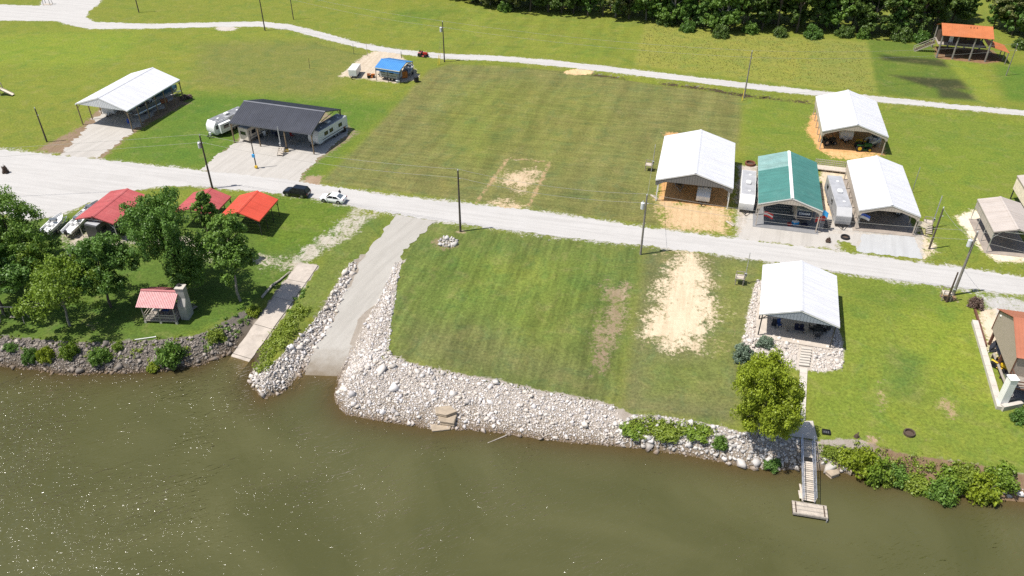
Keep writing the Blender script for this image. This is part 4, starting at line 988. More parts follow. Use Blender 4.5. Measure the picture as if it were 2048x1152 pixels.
def carport(name, label, c, rot, W, L, he, hr, roof, post='dark_steel', ins=.3, nside=5, gable=None, gmat='white_panel', gends=(-1, 1), side=(), smat=None,
            panels=0, ridge=None, floor=None, braces=True, pw=.16, cat='carport', group='open sided carports', fascia=None, z=0.0, sides=(-1, 1), rib=.45, endposts=0, faded=None, overh=0.0, floor_pad=.4, truss=True):
    o = thing(name, label, cat, (c[0], c[1], z), rot, group)
    slope = (hr-he)/(W/2)
    for s in (-1, 1):
        if panels:
            st = L/panels
            for i in range(panels):
                mb = MB(); slope_mesh(mb, s*W/2, he, s*.02, hr-.02*slope, -L/2+i*st+.012, -L/2+(i+1)*st-.012, st/3, .045)
                mt = faded[1] if faded and s == faded[2] and i >= faded[0] else roof
                mb.build('roof_panel', mt, o)
        else:
            mb = MB(); slope_mesh(mb, s*W/2, he, s*.01, hr-.01*slope, -L/2, L/2, rib); mb.build('roof', roof, o)
    mb = MB(); mb.add([(-.26, -L/2-.02, hr-.26*slope+.05), (0, -L/2-.02, hr+.07), (.26, -L/2-.02, hr-.26*slope+.05), (-.26, L/2+.02, hr-.26*slope+.05), (0, L/2+.02, hr+.07), (.26, L/2+.02, hr-.26*slope+.05)], [(0, 1, 4, 3), (1, 2, 5, 4), (0, 3, 5, 2)])
    mb.build('ridge_cap', ridge or roof, o)
    for s in (-1, 1):   # eave trim
        mb = MB(); mb.box((s*(W/2-.03), 0, he-.12), (.05, L-.01, .2)); mb.build('eave_trim', fascia or ridge or roof, o)
    for e in (-1, 1):   # rake trim
        for s in (-1, 1):
            mb = MB(); mb.bar((s*(W/2-.02), e*(L/2-.03), he-.10), (s*.03, e*(L/2-.03), hr-.12), .06, .18); mb.build('rake_trim', fascia or ridge or roof, o)
    px = W/2-ins; pyy = L/2-ins
    zt = he+ins*slope-.06
    for s in sides:
        for i in range(nside):
            y = -pyy+2*pyy*i/(nside-1)
            mb = MB(); mb.box((s*px, y, zt/2-.02), (pw, pw, zt+.04)); mb.build('post', post, o)
            if braces and i in (0, nside-1):
                b = MB(); b.bar((s*px, y, zt-1.1), (s*(px-.95), y, zt-.1+.9*slope*.5), .08, .08); b.build('brace', post, o)
        mb = MB(); mb.bar((s*px, -pyy-.1, zt-.1), (s*px, pyy+.1, zt-.1), .12, .2); mb.build('header_beam', post, o)
    if truss:
        nt = max(3, nside)
        for i in range(nt):
            y = -pyy+2*pyy*i/(nt-1); mb = MB()
            for s in (-1, 1): mb.bar((s*px, y, zt-.14), (0, y, hr-.16), .08, .14)
            mb.bar((-px*.55, y, zt+px*.45*slope*.9-.2), (px*.55, y, zt+px*.45*slope*.9-.2), .06, .12)
            mb.build('truss', post, o)
    if gable:
        for e in gends:
            y = e*(L/2-.09); w = W/2-.05
            if gable == 'full': poly = [(-w, he-.05), (w, he-.05), (0, hr-.1)]
            elif gable == 'clip': poly = [(-w, he-1.0), (-w+.35, he-1.0), (-w+1.6, he-.22), (w-1.6, he-.22), (w-.35, he-1.0), (w, he-1.0), (w, he-.02), (0, hr-.1), (-w, he-.02)]
            else:
                f_ = w*.38; zc_ = hr-.1-f_*slope-.55
                poly = [(-w, he-.95), (-w+.3, he-.95), (-w+.55, he-.55), (-f_, zc_), (f_, zc_), (w-.55, he-.55), (w-.3, he-.95), (w, he-.95), (w, he-.02), (0, hr-.1), (-w, he-.02)]
            mb = MB(); mb.prism(poly, y-.03, y+.03); g = mb.build('gable_panel', gmat, o)
            rb = MB(); nr = int(2*w/.42)
            for i in range(1, nr):
                x = -w+2*w*i/nr; top = hr-.14-abs(x)*slope
                if gable == 'full': bot = he-.03
                elif gable == 'clip': bot = he-.2 if abs(x) < w-1.6 else he-.2-(abs(x)-(w-1.6))/1.25*.78
                else:
                    f_ = w*.38; bot = (hr-.1-f_*slope-.55) if abs(x) < f_ else np.interp(abs(x), [f_, w-.55, w], [hr-.1-f_*slope-.55, he-.55, he-.9])
                if top-bot > .06: rb.box((x, y+e*.045, (top+bot)/2), (.05, .03, top-bot))
            tag(rb.build('rib', gmat, g), kind='stuff')
    for s, drop in side:
        mb = MB(); mb.box((s*(W/2-.12), 0, he-.22-drop/2), (.05, L-.3, drop)); mb.build('side_panel', smat or gmat, o)
    if floor:
        mb = MB(); mb.box((0, 0, .0), (W-.1+floor_pad, L-.1+floor_pad, .16)); mb.build('floor_slab', floor, o, bevel=.02)
    return o
BN = -13.6
carport('carport', 'long white gable carport on tall dark posts sheltering boats', (-80.0, 161.6), R(-16.67), 12.5, 17.4, 4.6, 6.64, 'white_roof', 'wood_post', .2, 7, 'full', 'white_panel', (-1,), fascia='white_trim')
dk = carport('carport', 'charcoal metal roofed carport with travel trailers underneath', (-44.6, 149.8), R(-107.25), 12.2, 17.9, 4.33, 6.41, 'charcoal_roof', 'wood_post', .2, 4, ridge='charcoal_ridge', pw=.2, rib=.4)
carport('carport', 'small blue metal carport over a camper on a sandy pad', (-27.1, 181.4), R(-111.9), 6.66, 6.4, 3.1, 4.0, 'blue_roof', 'dark_steel', .12, 3, fascia='white_trim', ridge='blue_roof', pw=.1, side=((1, .5),), smat='blue_trim')
carport('carport', 'wide white carport with dark grey gable over bare clay', (32.9, 130.4), R(-13.61), 13.0, 17.8, 4.3, 6.3, 'white_roof', 'white_trim', .45, 6, 'clip', 'grey_gable', (-1, 1), fascia='white_trim')
carport('carport', 'green metal roofed carport with a faded rear section', (47.0, 122.4), R(-13.81), 10.1, 17.5, 4.3, 5.98, 'green_roof', 'tan_panel', .3, 6, 'trap', 'tan_panel', (-1, 1), side=((-1, .5), (1, 1.0)), ridge='white_trim', fascia='white_trim', panels=18, faded=(12, 'green_roof_faded', -1), floor='grey_concrete')
carport('carport', 'white roofed carport beside the bluish gravel driveway', (62.7, 121.7), R(-12.51), 9.4, 18.0, 3.75, 5.25, 'white_roof', 'tan_panel', .3, 6, 'trap', 'tan_panel', (-1, 1), side=((-1, 1.5),), fascia='white_trim', floor='brown_concrete')
carport('carport', 'rear white carport over orange clay with tractor inside', (67.2, 150.8), R(-12.81), 12.0, 17.4, 3.9, 5.85, 'white_roof', 'tan_panel', .3, 6, 'trap', 'tan_panel', (-1, 1), side=((-1, 1.3), (1, .7)), fascia='white_trim')
carport('carport', 'white roofed patio shelter on the raised rock mound by the river', PAD_C, R(-16.1), 10.25, 12.26, 3.95, 5.6, 'white_roof', 'dark_steel', .45, 4, 'full', 'slate_gable', (-1, 1), fascia='white_trim', floor='concrete', floor_pad=-.1)
carport('carport', 'beige metal carport on thin posts at the right edge', (78.9, 111.5), R(-12.1), 6.6, 10.5, 3.9, 4.75, 'beige_roof', 'galvanised', .12, 4, 'trap', 'beige_roof', (), side=((-1, 1.3), (1, 1.3)), smat='beige_roof', floor='brown_concrete', pw=.09)
carport('carport', 'red roofed carport next to the moored boats on trailers', (-65.4, 115.5), R(-12.6), 6.9, 9.4, 3.45, 4.35, 'red_roof', 'galvanised', .2, 4, panels=10, pw=.1)
def ridge_back(px, py, z): return Vector((*cast(px, py, z), 0))
for lab, rb, rt, W_, L_, he_, hr_, m_ in (('faded red roofed carport partly hidden behind a pointed tree', (421.5, 376.2), -11, 6.9, 6.8, 3.0, 4.2, 'red_roof'), ('bright coral red roofed carport beside the parked cars', (514.7, 381.4), -11, 7.0, 7.2, 3.0, 4.25, 'coral_roof')):
    q = ridge_back(*rb, hr_); ax = Vector((-math.sin(R(rt)), math.cos(R(rt)), 0)); cc = q-ax*(L_/2)
    carport('carport', lab, (cc.x, cc.y), R(rt), W_, L_, he_, hr_, m_, 'dark_steel', .2, 4, panels=8, pw=.1)
q = Vector((*cast(2034, 351, 4.4), 0)); CORNER = (q.x+5*math.cos(R(-12))+6*math.sin(R(-12)), q.y+5*math.sin(R(-12))-6*math.cos(R(-12)))
carport('carport', 'tan roofed building corner cut off by the right edge', CORNER, R(-12), 10, 12, 4.4, 5.6, 'beige_roof', 'dark_steel', .3, 4, None, side=((-1, 2.2),), smat='cream_cloth', fascia='beige_siding')

# orange roofed raised shelter at the back
ob = thing('raised_shelter', 'orange roofed shelter raised on tall poles at the edge of the woods', 'shelter', (110.2, 196.7, 0), R(-14.8))
W_, L_, he_, hr_ = 11.5, 8.6, 5.6, 7.3
for s in (-1, 1):
    mb = MB()
    d0 = []; slope_mesh(mb, s*L_/2, he_, s*.01, hr_, -W_/2, W_/2, .4)
    mb.v = [(y, x, z) for x, y, z in mb.v]; mb.build('roof', 'orange_roof', ob)
for i, (x, y) in enumerate([(2.2, -1.1), (2.9, -1.1), (3.6, -1.1)]):
    mb = MB(); zz = he_+(hr_-he_)*(1-1.1/(L_/2)); mb.tube((x-1.5, y, zz-.1), (x-1.5, y, zz+.35), .07, n=6); mb.build('roof_vent', 'dark_steel', ob)
for s in (-1, 1):
    for x in (-W_/2+.3, -W_/6, W_/6, W_/2-.3):
        mb = MB(); mb.tube((x, s*(L_/2-.4), -.1), (x, s*(L_/2-.4), he_+.1), .23, .19, 8); mb.build('post', 'pale_pole_wood', ob)
mb = MB(); mb.box((0, 1.2, 2.55), (W_-.6, L_-3.0, .18)); mb.build('deck', 'grey_wood', ob)
mb = MB(); mb.box((-.5, 2.2, 4.0), (W_-2.2, 3.4, 2.7)); wl_ = mb.build('wall', 'dark_wood', ob)
for x, w, h, z in ((-2.4, .9, 2.0, 3.7), (1.2, 1.1, 1.0, 4.1)):
    mb = MB(); mb.box((x, .46, z), (w, .06, h)); mb.build('door' if h > 1.5 else 'window', 'white_trim' if h > 1.5 else 'glass', wl_)
for z in (3.0, 3.5):
    mb = MB(); mb.bar((-1.4, -L_/2+1.2, z), (W_/2-.3, -L_/2+1.2, z), .06, .1); mb.build('rail', 'grey_wood', ob)
st_ = MB()
for i in range(10):
    st_.box((-W_/2-.3-.42*i, .2, 2.5-.25*i), (.44, 1.3, .06))
st_.build('stair', 'dark_wood', ob)
for s in (-.45, .85):
    mb = MB(); mb.bar((-W_/2-.1, s, 3.5), (-W_/2-4.4, s, .95), .07, .1); mb.bar((-W_/2-4.4, s, .0), (-W_/2-4.4, s, 1.1), .1, .1); mb.bar((-W_/2-.1, s, 2.4), (-W_/2-4.4, s, -.1), .07, .25); mb.build('handrail', 'pale_wood', ob)
mb = MB(); mb.add([(W_/2-.4, -2.6, 3.5), (W_/2+4.2, -4.6, 2.75), (W_/2+4.2, 1.6, 2.75), (W_/2-.4, 3.2, 3.5), (W_/2-.4, -2.6, 3.44), (W_/2+4.2, -4.6, 2.69), (W_/2+4.2, 1.6, 2.69), (W_/2-.4, 3.2, 3.44)], [(0, 1, 2, 3), (7, 6, 5, 4), (0, 4, 5, 1), (1, 5, 6, 2), (2, 6, 7, 3), (3, 7, 4, 0)])
mb.build('lean_to_roof', 'orange_roof', ob)
for x, y in ((W_/2+4.0, -4.4), (W_/2+4.0, -1.6), (W_/2+4.0, 1.4)):
    mb = MB(); mb.tube((x, y, -.1), (x, y, 2.7), .12, n=8); mb.build('post', 'pale_pole_wood', ob)

# picnic pavilion with block chimney
pv = thing('picnic_pavilion', 'small screened pavilion with red metal roof and block chimney', 'pavilion', (-49.3, 92.0, tz(-49.3, 92.0)), R(-4))
W_, L_, he_, hr_ = 5.4, 4.9, 3.05, 4.25
for s in (-1, 1):
    mb = MB(); slope_mesh(mb, s*L_/2, he_, s*.01, hr_, -W_/2, W_/2, .24, .04, .05); mb.v = [(y, x, z) for x, y, z in mb.v]; mb.build('roof', 'pale_red_roof', pv)
mb = MB(); mb.box((0, 0, hr_+.02), (W_+.04, .4, .05)); mb.build('ridge_cap', 'pale_red_roof', pv)
fx, fy = W_/2-.45, L_/2-.55
mb = MB(); mb.box((0, 0, .38), (2*fx+.2, 2*fy+.2, .16)); mb.build('floor', 'grey_wood', pv)
for x in (-fx, 0, fx):
    for y in (-fy, fy):
        mb = MB(); mb.box((x, y, 1.6), (.12, .12, 3.2)); mb.build('post', 'grey_wood', pv)
        mb = MB(); mb.box((x, y, .1), (.28, .28, .5)); mb.build('footing', 'white_concrete', pv)
for y in (-fy, fy):
    for z in (.95, 1.4):
        mb = MB(); mb.box((0, y, z), (2*fx, .05, .09)); mb.build('rail', 'pale_wood', pv)
    for i in range(16):
        mb = MB(); mb.box((-fx+.17+i*(2*fx-.34)/15, y+.04, .9), (.05, .03, .9)); mb.build('baluster', 'grey_wood', pv)
for x in (-fx, fx):
    for z in (.95, 1.4):
        mb = MB(); mb.box((x, 0, z), (.05, 2*fy, .09)); mb.build('rail', 'pale_wood', pv)
ch = [(fx+.15, .75), (fx+1.3, .75), (fx+1.3, -.95), (fx+.15, -.95)]
mb = MB(); mb.box((fx+.78, -.1, 1.1), (1.15, 1.7, 2.4)); chm = mb.build('chimney', 'stone_block', pv, bevel=.02)
mb = MB(); mb.loft([[(fx+.2, .75, 2.3), (fx+1.35, .75, 2.3), (fx+1.35, -.95, 2.3), (fx+.2, -.95, 2.3)], [(fx+.2, .7, 3.3), (fx+1.35, .7, 3.3), (fx+1.35, -.35, 3.3), (fx+.2, -.35, 3.3)], [(fx+.2, .7, 4.9), (fx+1.35, .7, 4.9), (fx+1.35, -.35, 4.9), (fx+.2, -.35, 4.9)]])
mb.build('chimney_stack', 'stone_block', chm)
mb = MB(); mb.box((fx+.78, .18, 4.93), (1.3, 1.2, .12)); mb.build('chimney_cap', 'white_concrete', chm)
mb = MB(); mb.tube((fx+.6, .3, 4.95), (fx+.6, .3, 5.35), .22, n=10); mb.build('flue', 'dark_steel', chm)
bn = thing('slatted_bench', 'dark slatted bench leaning against the pavilion chimney', 'bench', (*tuple(G(384, 622))[:2], tz(*tuple(G(384, 622))[:2])), R(60))
for i in range(6):
    mb = MB(); mb.box((0, -.35+i*.14, .42+(.0 if i < 4 else (i-3)*.2)), (1.6, .1, .03)); mb.build('slat', 'grey_wood', bn)
for x in (-.7, .7):
    mb = MB(); mb.box((x, -.3, .2), (.06, .06, .42)); mb.box((x, .3, .4), (.06, .06, .84)); mb.build('leg', 'dark_wood', bn)
for x, m_, l_ in ((-1.1, 'pale_cloth', 'pale covered table inside the red roofed pavilion'), (.3, 'blue_cloth', 'blue draped table inside the red roofed pavilion')):
    q = Matrix.Rotation(R(-4), 4, 'Z') @ Vector((x, -.3, 0)); t_ = thing('table', l_, 'table', (-49.3+q.x, 92+q.y, pv.location.z+.46), R(-4))
    mb = MB(); mb.box((0, 0, .74), (1.0, .8, .05)); mb.build('tabletop', m_, t_)
    for sx in (-.42, .42):
        for sy in (-.32, .32): mb = MB(); mb.box((sx, sy, .36), (.05, .05, .72)); mb.build('leg', 'dark_wood', t_)

# raised beige house at the right edge
hs = thing('raised_house', 'beige sided house on stilts with rust roof at the right edge', 'house', (*cast(2019, 700, 0), 0), R(-17))
A0 = Vector((*cast(1985, 655, 2.6), 2.6)); A1 = Vector((*cast(2020.5, 748, 2.6), 2.6)); dv = (A0-A1); hl = math.hypot(dv.x, dv.y); ang = math.atan2(dv.y, dv.x)
hs.location = (A1.x, A1.y, tz(A1.x, A1.y)); hs.rotation_euler = (0, 0, ang)     # local x runs back along the gable wall, local -y outwards to the east
zb, ze, zp = 2.8, 6.0, 8.3; hw = 11.0
mb = MB(); mb.prism([(0, zb), (hl, zb), (hl, ze), (hl/2, zp), (0, ze)], -.12, 0.0); wall_ = mb.build('gable_wall', 'beige_siding', hs)
mb = MB(); mb.box((.05, -hw/2, (zb+ze)/2), (.12, hw-.3, ze-zb)); fw_ = mb.build('front_wall', 'beige_siding', hs)
mb = MB(); mb.box((hl-.05, -hw/2, (zb+ze)/2), (.12, hw-.3, ze-zb)); mb.build('back_wall', 'beige_siding', hs)
mb = MB(); mb.box((hl/2, -hw/2, zb-.06), (hl-.3, hw-.3, .22)); mb.build('floor', 'dark_wood', hs)
for x0, x1 in ((-.35, hl/2), (hl+.35, hl/2)):
    sl_ = (zp-ze)/(hl/2); z0 = ze-.35*sl_+.08
    mb = MB(); slope_mesh(mb, x0, z0, x1, zp+.08, -hw, .3, .4); mb.build('roof', 'rust_roof', hs)
for a, b in (((0, ze), (hl/2, zp)), ((hl, ze), (hl/2, zp))):
    mb = MB(); mb.bar((a[0], .06, a[1]-.05), (b[0], .06, b[1]-.08), .08, .22); mb.build('rake_trim', 'brown_trim', hs)
for x in (.04, hl-.04):
    mb = MB(); mb.box((x, .03, (zb+ze)/2), (.14, .1, ze-zb)); mb.build('corner_trim', 'brown_trim', hs)
mb = MB(); mb.box((hl*.9, .06, ze-.3), (.25, .12, .18)); mb.build('security_light', 'white_trim', hs)
for x in (.2, hl/2, hl-.2):
    for y in (-.4, -5, -hw+.4):
        mb = MB(); mb.box((x, y, zb/2-.3), (.3, .3, zb+.5)); mb.build('stilt', 'brown_trim', hs)
mb = MB(); mb.box((-1.2, -hw/2+.4, zb-.05), (2.4, hw-1, .16)); dkk = mb.build('deck', 'brown_trim', hs)
for i in range(9):
    mb = MB(); mb.box((-2.2+i*.27, -hw/2+.4, zb+.05), (.22, hw-1.05, .04)); mb.build('deck_board', 'grey_wood', dkk)
for z in (.5, 1.0):
    mb = MB(); mb.bar((-2.3, .0, zb+z), (-2.3, -hw+.6, zb+z), .08, .1); mb.bar((-2.3, -.05, zb+z), (0, -.05, zb+z), .08, .1); mb.build('rail', 'brown_trim', dkk)
for y in np.linspace(0, -hw+.6, 8):
    mb = MB(); mb.box((-2.3, y, zb+.5), (.1, .1, 1.1)); mb.build('rail_post', 'brown_trim', dkk)
# slab below the house, retaining wall, timber edging
slab_c = [G(1990, 690), G(2024, 800), G(2130, 830), G(2080, 690)]
mb = MB(); ctr = sum(slab_c, Vector())/4; zf = max(tz(p.x, p.y) for p in slab_c)+.12
mb.prism([(p.x-ctr.x, p.y-ctr.y) for p in slab_c], -1.2, 0, 'z'); ug = mb.build('patio', 'grey_concrete', None); ug.location = (ctr.x, ctr.y, zf); tag(ug, 'grey concrete patio under the stilted house', kind='structure')
rw_ = thing('retaining_wall', 'white concrete retaining wall running along the lawn below the stilted house', 'retaining wall', tuple(G(1998, 818)))
w0, w1_, w2_ = G(1948, 646), G(1998, 820), G(2040, 812); o_ = Vector(rw_.location)
nseg = 9
for i in range(nseg):
    a, b = w0.lerp(w1_, i/nseg), w0.lerp(w1_, (i+.985)/nseg); mb = MB(); mb.bar(a-o_+Vector((0, 0, .1)), b-o_+Vector((0, 0, .1)), .75, .9); mb.build('wall_block', 'white_concrete', rw_, bevel=.02)
mb = MB(); mb.bar(w1_-o_+Vector((.2, 0, .2)), w2_-o_+Vector((0, 0, .2)), .6, 1.1); mb.build('wall_return', 'white_concrete', rw_)
for i in range(2):
    a, b = w1_-o_, w2_-o_; mb = MB(); mb.bar(a+Vector((.4, 1.2+i*.9, .25)), b+Vector((0, 1.2+i*.9, .25)), .5, .3); mb.build('step', 'white_concrete', rw_)
pl_ = thing('pillar', 'thick white pillar standing at the river end of the retaining wall', 'pillar', tuple(w1_+Vector((.6, .9, .2))))
mb = MB(); mb.box((0, 0, 2.1), (.95, .95, 4.3)); mb.build('shaft', 'white_trim', pl_, bevel=.03)
mb = MB(); mb.box((0, 0, 4.3), (1.1, 1.1, .12)); mb.build('cap', 'white_trim', pl_)
rl_ = thing('timber_rail', 'low brown timber rail on blocks along the retaining wall', 'rail', tuple(G(1984, 690)))
o_ = Vector(rl_.location); a, b = G(1976, 716)-o_, G(2008, 800)-o_
mb = MB(); mb.bar(a+Vector((.5, 0, .75)), b+Vector((.5, 0, .75)), .3, .12); mb.build('beam', 'grey_wood', rl_)
for i in range(5):
    p = a.lerp(b, i/4); mb = MB(); mb.box(tuple(p+Vector((.5, 0, .35))), (.16, .16, .8)); mb.build('post', 'dark_wood', rl_)
te = thing('timber_edging', 'rusty brown timber edging between lawn and sandy yard', 'edging', tuple(G(1952, 630)))
o_ = Vector(te.location); a, b = G(1949, 622)-o_, G(1971, 694)-o_
for i in range(6):
    p, q = a.lerp(b, i/6), a.lerp(b, (i+.96)/6); mb = MB(); mb.bar(p+Vector((0, 0, .2)), q+Vector((0, 0, .2)), .25, .4); mb.build('timber', 'brown_trim', te)
um = thing('umbrella', 'closed dark umbrella leaning over the retaining wall', 'umbrella', tuple(G(1975, 706)))
mb = MB(); mb.tube((0, 0, 0), (1.6, .9, 2.6), .035, n=6); mb.build('pole', 'white_trim', um)
mb = MB(); mb.loft([[(x*.04*k+dx, y*.04*k+dy, z) for x, y in ((1, 0), (.5, .87), (-.5, .87), (-1, 0), (-.5, -.87), (.5, -.87))] for k, dx, dy, z in ((2, .2, .1, .3), (9, .5, .3, .8), (6, 1.0, .55, 1.6), (1, 1.5, .85, 2.5))]); mb.build('canopy', 'dark_cloth', um)

# walkway, steps, landing pad, gangway and dock
wk = thing('walkway', 'narrow pale concrete walkway from the patio steps to the landing', 'walkway', tuple(G(1602, 790)))
o_ = Vector(wk.location); TL, TR, BL, BR = G(1600, 735), G(1615, 737), G(1595, 841), G(1610, 843)
for i in range(9):
    a0, a1 = i/9, (i+.97)/9; q = [TL.lerp(BL, a0), TR.lerp(BR, a0), TR.lerp(BR, a1), TL.lerp(BL, a1)]
    mb = MB(); vs_ = [p-o_+Vector((0, 0, .07)) for p in q]+[p-o_-Vector((0, 0, .3)) for p in q]
    mb.add(vs_, [(0, 1, 2, 3), (0, 4, 5, 1), (1, 5, 6, 2), (2, 6, 7, 3), (3, 7, 4, 0), (7, 6, 5, 4)]); mb.build('slab', 'white_concrete', wk)
sp = thing('stone_steps', 'flight of pale concrete steps down the rock mound', 'steps', tuple(G(1607, 716)))
o_ = Vector(sp.location); a, b = G(1613, 696), G(1607, 734)
for i in range(7):
    p = a.lerp(b, (i+.5)/7); z = a.z+.0+(b.z+.05-a.z)*(i+.3)/7+.05; mb = MB(); mb.box((p.x-o_.x, p.y-o_.y, z-o_.z+.06), (1.35, .40, .18), rz=R(-10)); mb.build('step', 'white_concrete', sp, bevel=.015)
ld = [G(1596, 842), G(1626, 842), G(1635, 880), G(1577, 872)]; c_ = sum(ld, Vector())/4; zl = max(p.z for p in ld)+.06
mb = MB(); mb.prism([(p.x-c_.x, p.y-c_.y) for p in ld], -.9, 0, 'z'); lp = mb.build('landing_pad', 'white_concrete', None, bevel=.03); lp.location = (c_.x, c_.y, zl)
tag(lp, 'pale concrete landing pad at the head of the gangway', 'concrete pad')
ga, gb_ = Vector((*cast(1613.5, 880, zl), zl)), Vector((*cast(1617.5, 1003, ZW+.62), ZW+.62))
gd = (gb_-ga); gl = gd.length; gw = thing('gangway', 'aluminium gangway with slatted boards leading down to the dock', 'gangway', tuple(ga)); gw.rotation_euler = gd.to_track_quat('X', 'Z').to_euler()
for s in (-.62, .62):
    mb = MB(); mb.box((gl/2, s, -.05), (gl, .09, .2)); mb.build('side_beam', 'aluminium', gw)
    mb = MB(); mb.box((gl/2, s*1.08, 1.0), (gl, .07, .07)); mb.build('handrail', 'aluminium', gw)
    mb = MB(); mb.box((gl/2, s*1.06, .5), (gl, .05, .05)); mb.build('mid_rail', 'aluminium', gw)
    for i in range(9):
        mb = MB(); mb.box((gl*i/8, s*1.04, .48), (.06, .06, 1.05)); mb.build('rail_post', 'aluminium', gw)
nb = int(gl/.27); missing = {9, 10, 31, 36}
for i in range(nb):
    if i in missing: continue
    mb = MB(); mb.box(((i+.5)*gl/nb, 0, .07), (gl/nb*.8, 1.15, .04), rz=random.uniform(-.015, .015)); mb.build('board', 'pale_wood' if i % 5 else 'grey_wood', gw)
dc = [Vector((*cast(x, y, ZW+.55), 0)) for x, y in ((1583, 1000.5), (1652.5, 1011), (1657.5, 1037), (1587, 1025.5))]; c_ = sum(dc, Vector())/4
dx_ = (dc[1]-dc[0]+dc[2]-dc[3])/2; dy_ = (dc[0]-dc[3]+dc[1]-dc[2])/2; da = math.atan2(dx_.y, dx_.x); dl, dw = dx_.length, dy_.length
dk_ = thing('floating_dock', 'small weathered wooden floating dock at the end of the gangway', 'dock', (c_.x, c_.y, ZW), da)
n_ = 13
for i in range(n_):
    mb = MB(); mb.box((0, -dw/2+dw*(i+.5)/n_, .52), (dl-.02, dw/n_*.86, .05)); mb.build('plank', 'pale_wood' if i % 4 else 'grey_wood', dk_)
for s in (-1, 1):
    mb = MB(); mb.box((0, s*(dw/2-.04), .38), (dl, .1, .24)); mb.build('fascia_board', 'grey_wood', dk_)
    mb = MB(); mb.box((s*(dl/2-.04), 0, .38), (.1, dw-.22, .24)); mb.build('end_board', 'dark_wood', dk_)
    mb = MB(); mb.box((s*(dl/2-.35), 0, .58), (.12, dw-.3, .06)); mb.build('cleat_strip', 'dark_wood', dk_)
for x in (-dl/3, 0, dl/3):
    mb = MB(); mb.box((x, 0, .08), (dl/4, dw-.5, .36)); mb.build('float', 'black_plastic', dk_)
mb = MB(); mb.tube((dl/2-.1, -dw/2-.12, -1.5), (dl/2-.1, -dw/2-.12, .4), .09, n=8); mb.build('mooring_post', 'steel', dk_)
for px_, py_, px2, py2, l_ in ((1600, 968, 1606, 1003, 'long pale plank lying beside the lower gangway'), (1598, 981, 1601, 997, 'short pale plank lying beside the lower gangway')):
    a, b = Vector((*cast(px_, py_, ZW+.5), ZW+.5)), Vector((*cast(px2, py2, ZW+.5), ZW+.5)); o = thing('plank', l_, 'plank', tuple(a)); mb = MB(); mb.bar((0, 0, 0), b-a, .22, .08); mb.build('board', 'pale_wood', o)
for pts, l_, r_ in (([(524, 596), (545, 572), (560, 562), (580, 545)], 'long grey driftwood log lying in shade beside the boat ramp', .2),):
    o = thing('driftwood_log', l_, 'log', tuple(G(*pts[0]))); o_ = Vector(o.location); mb = MB(); q = [G(x, y, .2)-o_ for x, y in pts]
    for i in range(3): mb.tube(q[i], q[i+1], r_*(1-.2*i), r_*(.8-.2*i), 7)
    mb.build('trunk', 'driftwood', o); mb = MB(); mb.tube(q[1], q[1]+Vector((.7, -.6, .3)), .07, .03, 6); mb.build('branch', 'driftwood', o)
o = thing('driftwood_branch', 'thin pale branch floating in the river off the riprap', 'branch', (*cast(1000, 878, ZW), ZW)); b = Vector((*cast(1014, 872, ZW), 0)); a = Vector((*cast(975, 886, ZW), 0)); c_ = Vector((o.location.x, o.location.y, 0))
mb = MB(); mb.tube(a-c_, b-c_+Vector((0, 0, .15)), .04, .08, 6); mb.build('stem', 'driftwood', o); mb = MB(); mb.tube(b-c_+Vector((-.3, -.1, .1)), b-c_+Vector((.3, .2, .5)), .05, .02, 6); mb.build('twig', 'driftwood', o)
o = thing('pipe', 'thin white pipe lying along the top of the dark riprap', 'pipe', tuple(G(270, 681))); mb = MB(); q = G(312, 675)-Vector(o.location); mb.tube((0, 0, .15), q+Vector((0, 0, .15)), .06, n=6); mb.build('barrel', 'white_trim', o); mb = MB(); mb.tube(q+Vector((-.1, 0, .15)), q+Vector((.05, 0, .15)), .085, n=6); mb.build('coupling', 'white_trim', o)

# ------------------------------------------------------------------ poles and wires
POLES = {}
def pole(key, label, px, py, h, mat='pole_wood', transformer=False, meter=False, r=.17, name='utility_pole', arm=False, lean=(0, 0), group='utility poles', base=None, cat='pole'):
    p = G(px, py) if base is None else Vector(base); o = thing(name, label, cat, tuple(p), R(random.uniform(-20, 20)), group); o.rotation_euler = (lean[0], lean[1], R(-14))
    mb = MB()
    for i in range(4): mb.tube((0, 0, -.3+(h+.3)*i/4), (0, 0, -.3+(h+.3)*(i+1)/4), r*(1-.09*i), r*(1-.09*(i+1)), 10)
    mb.build('shaft', mat, o, True)
    if name == 'utility_pole':
        mb = MB(); mb.tube((0, 0, h), (0, 0, h+.28), .05, n=6); mb.tube((0, 0, h+.12), (0, 0, h+.3), .10, .05, 8); mb.build('insulator', 'insulator', o)
        mb = MB(); mb.tube((.16, 0, h-1.3), (.34, 0, h-1.3), .06, n=6); mb.build('insulator', 'insulator', o)
    if arm:
        mb = MB(); mb.box((0, 0, h-.5), (2.2, .12, .14)); mb.build('crossarm', 'pole_wood', o)
    if transformer:
        mb = MB(); mb.tube((-.48, 0, h-2.3), (-.48, 0, h-1.3), .30, n=12); tr_ = mb.build('transformer', 'insulator', o, True)
        mb = MB(); mb.tube((-.48, 0, h-1.3), (-.48, 0, h-1.22), .32, .2, 12); mb.build('lid', 'insulator', tr_)
        for s in (-.12, .12): mb = MB(); mb.tube((-.48, s, h-1.25), (-.48, s, h-.98), .04, n=6); mb.build('bushing', 'insulator', tr_)
    if meter:
        mb = MB(); mb.box((.0, -.24, 1.6), (.34, .16, .62)); m_ = mb.build('meter_box', 'galvanised', o, bevel=.02)
        mb = MB(); mb.tube((0, -.32, 1.72), (0, -.4, 1.72), .1, n=10); mb.build('meter_dial', 'glass', m_)
        mb = MB(); mb.tube((.0, -.2, 1.9), (.0, -.2, h-.1), .045, n=6); mb.build('conduit', 'galvanised', o)
    POLES[key] = (p, h); return o
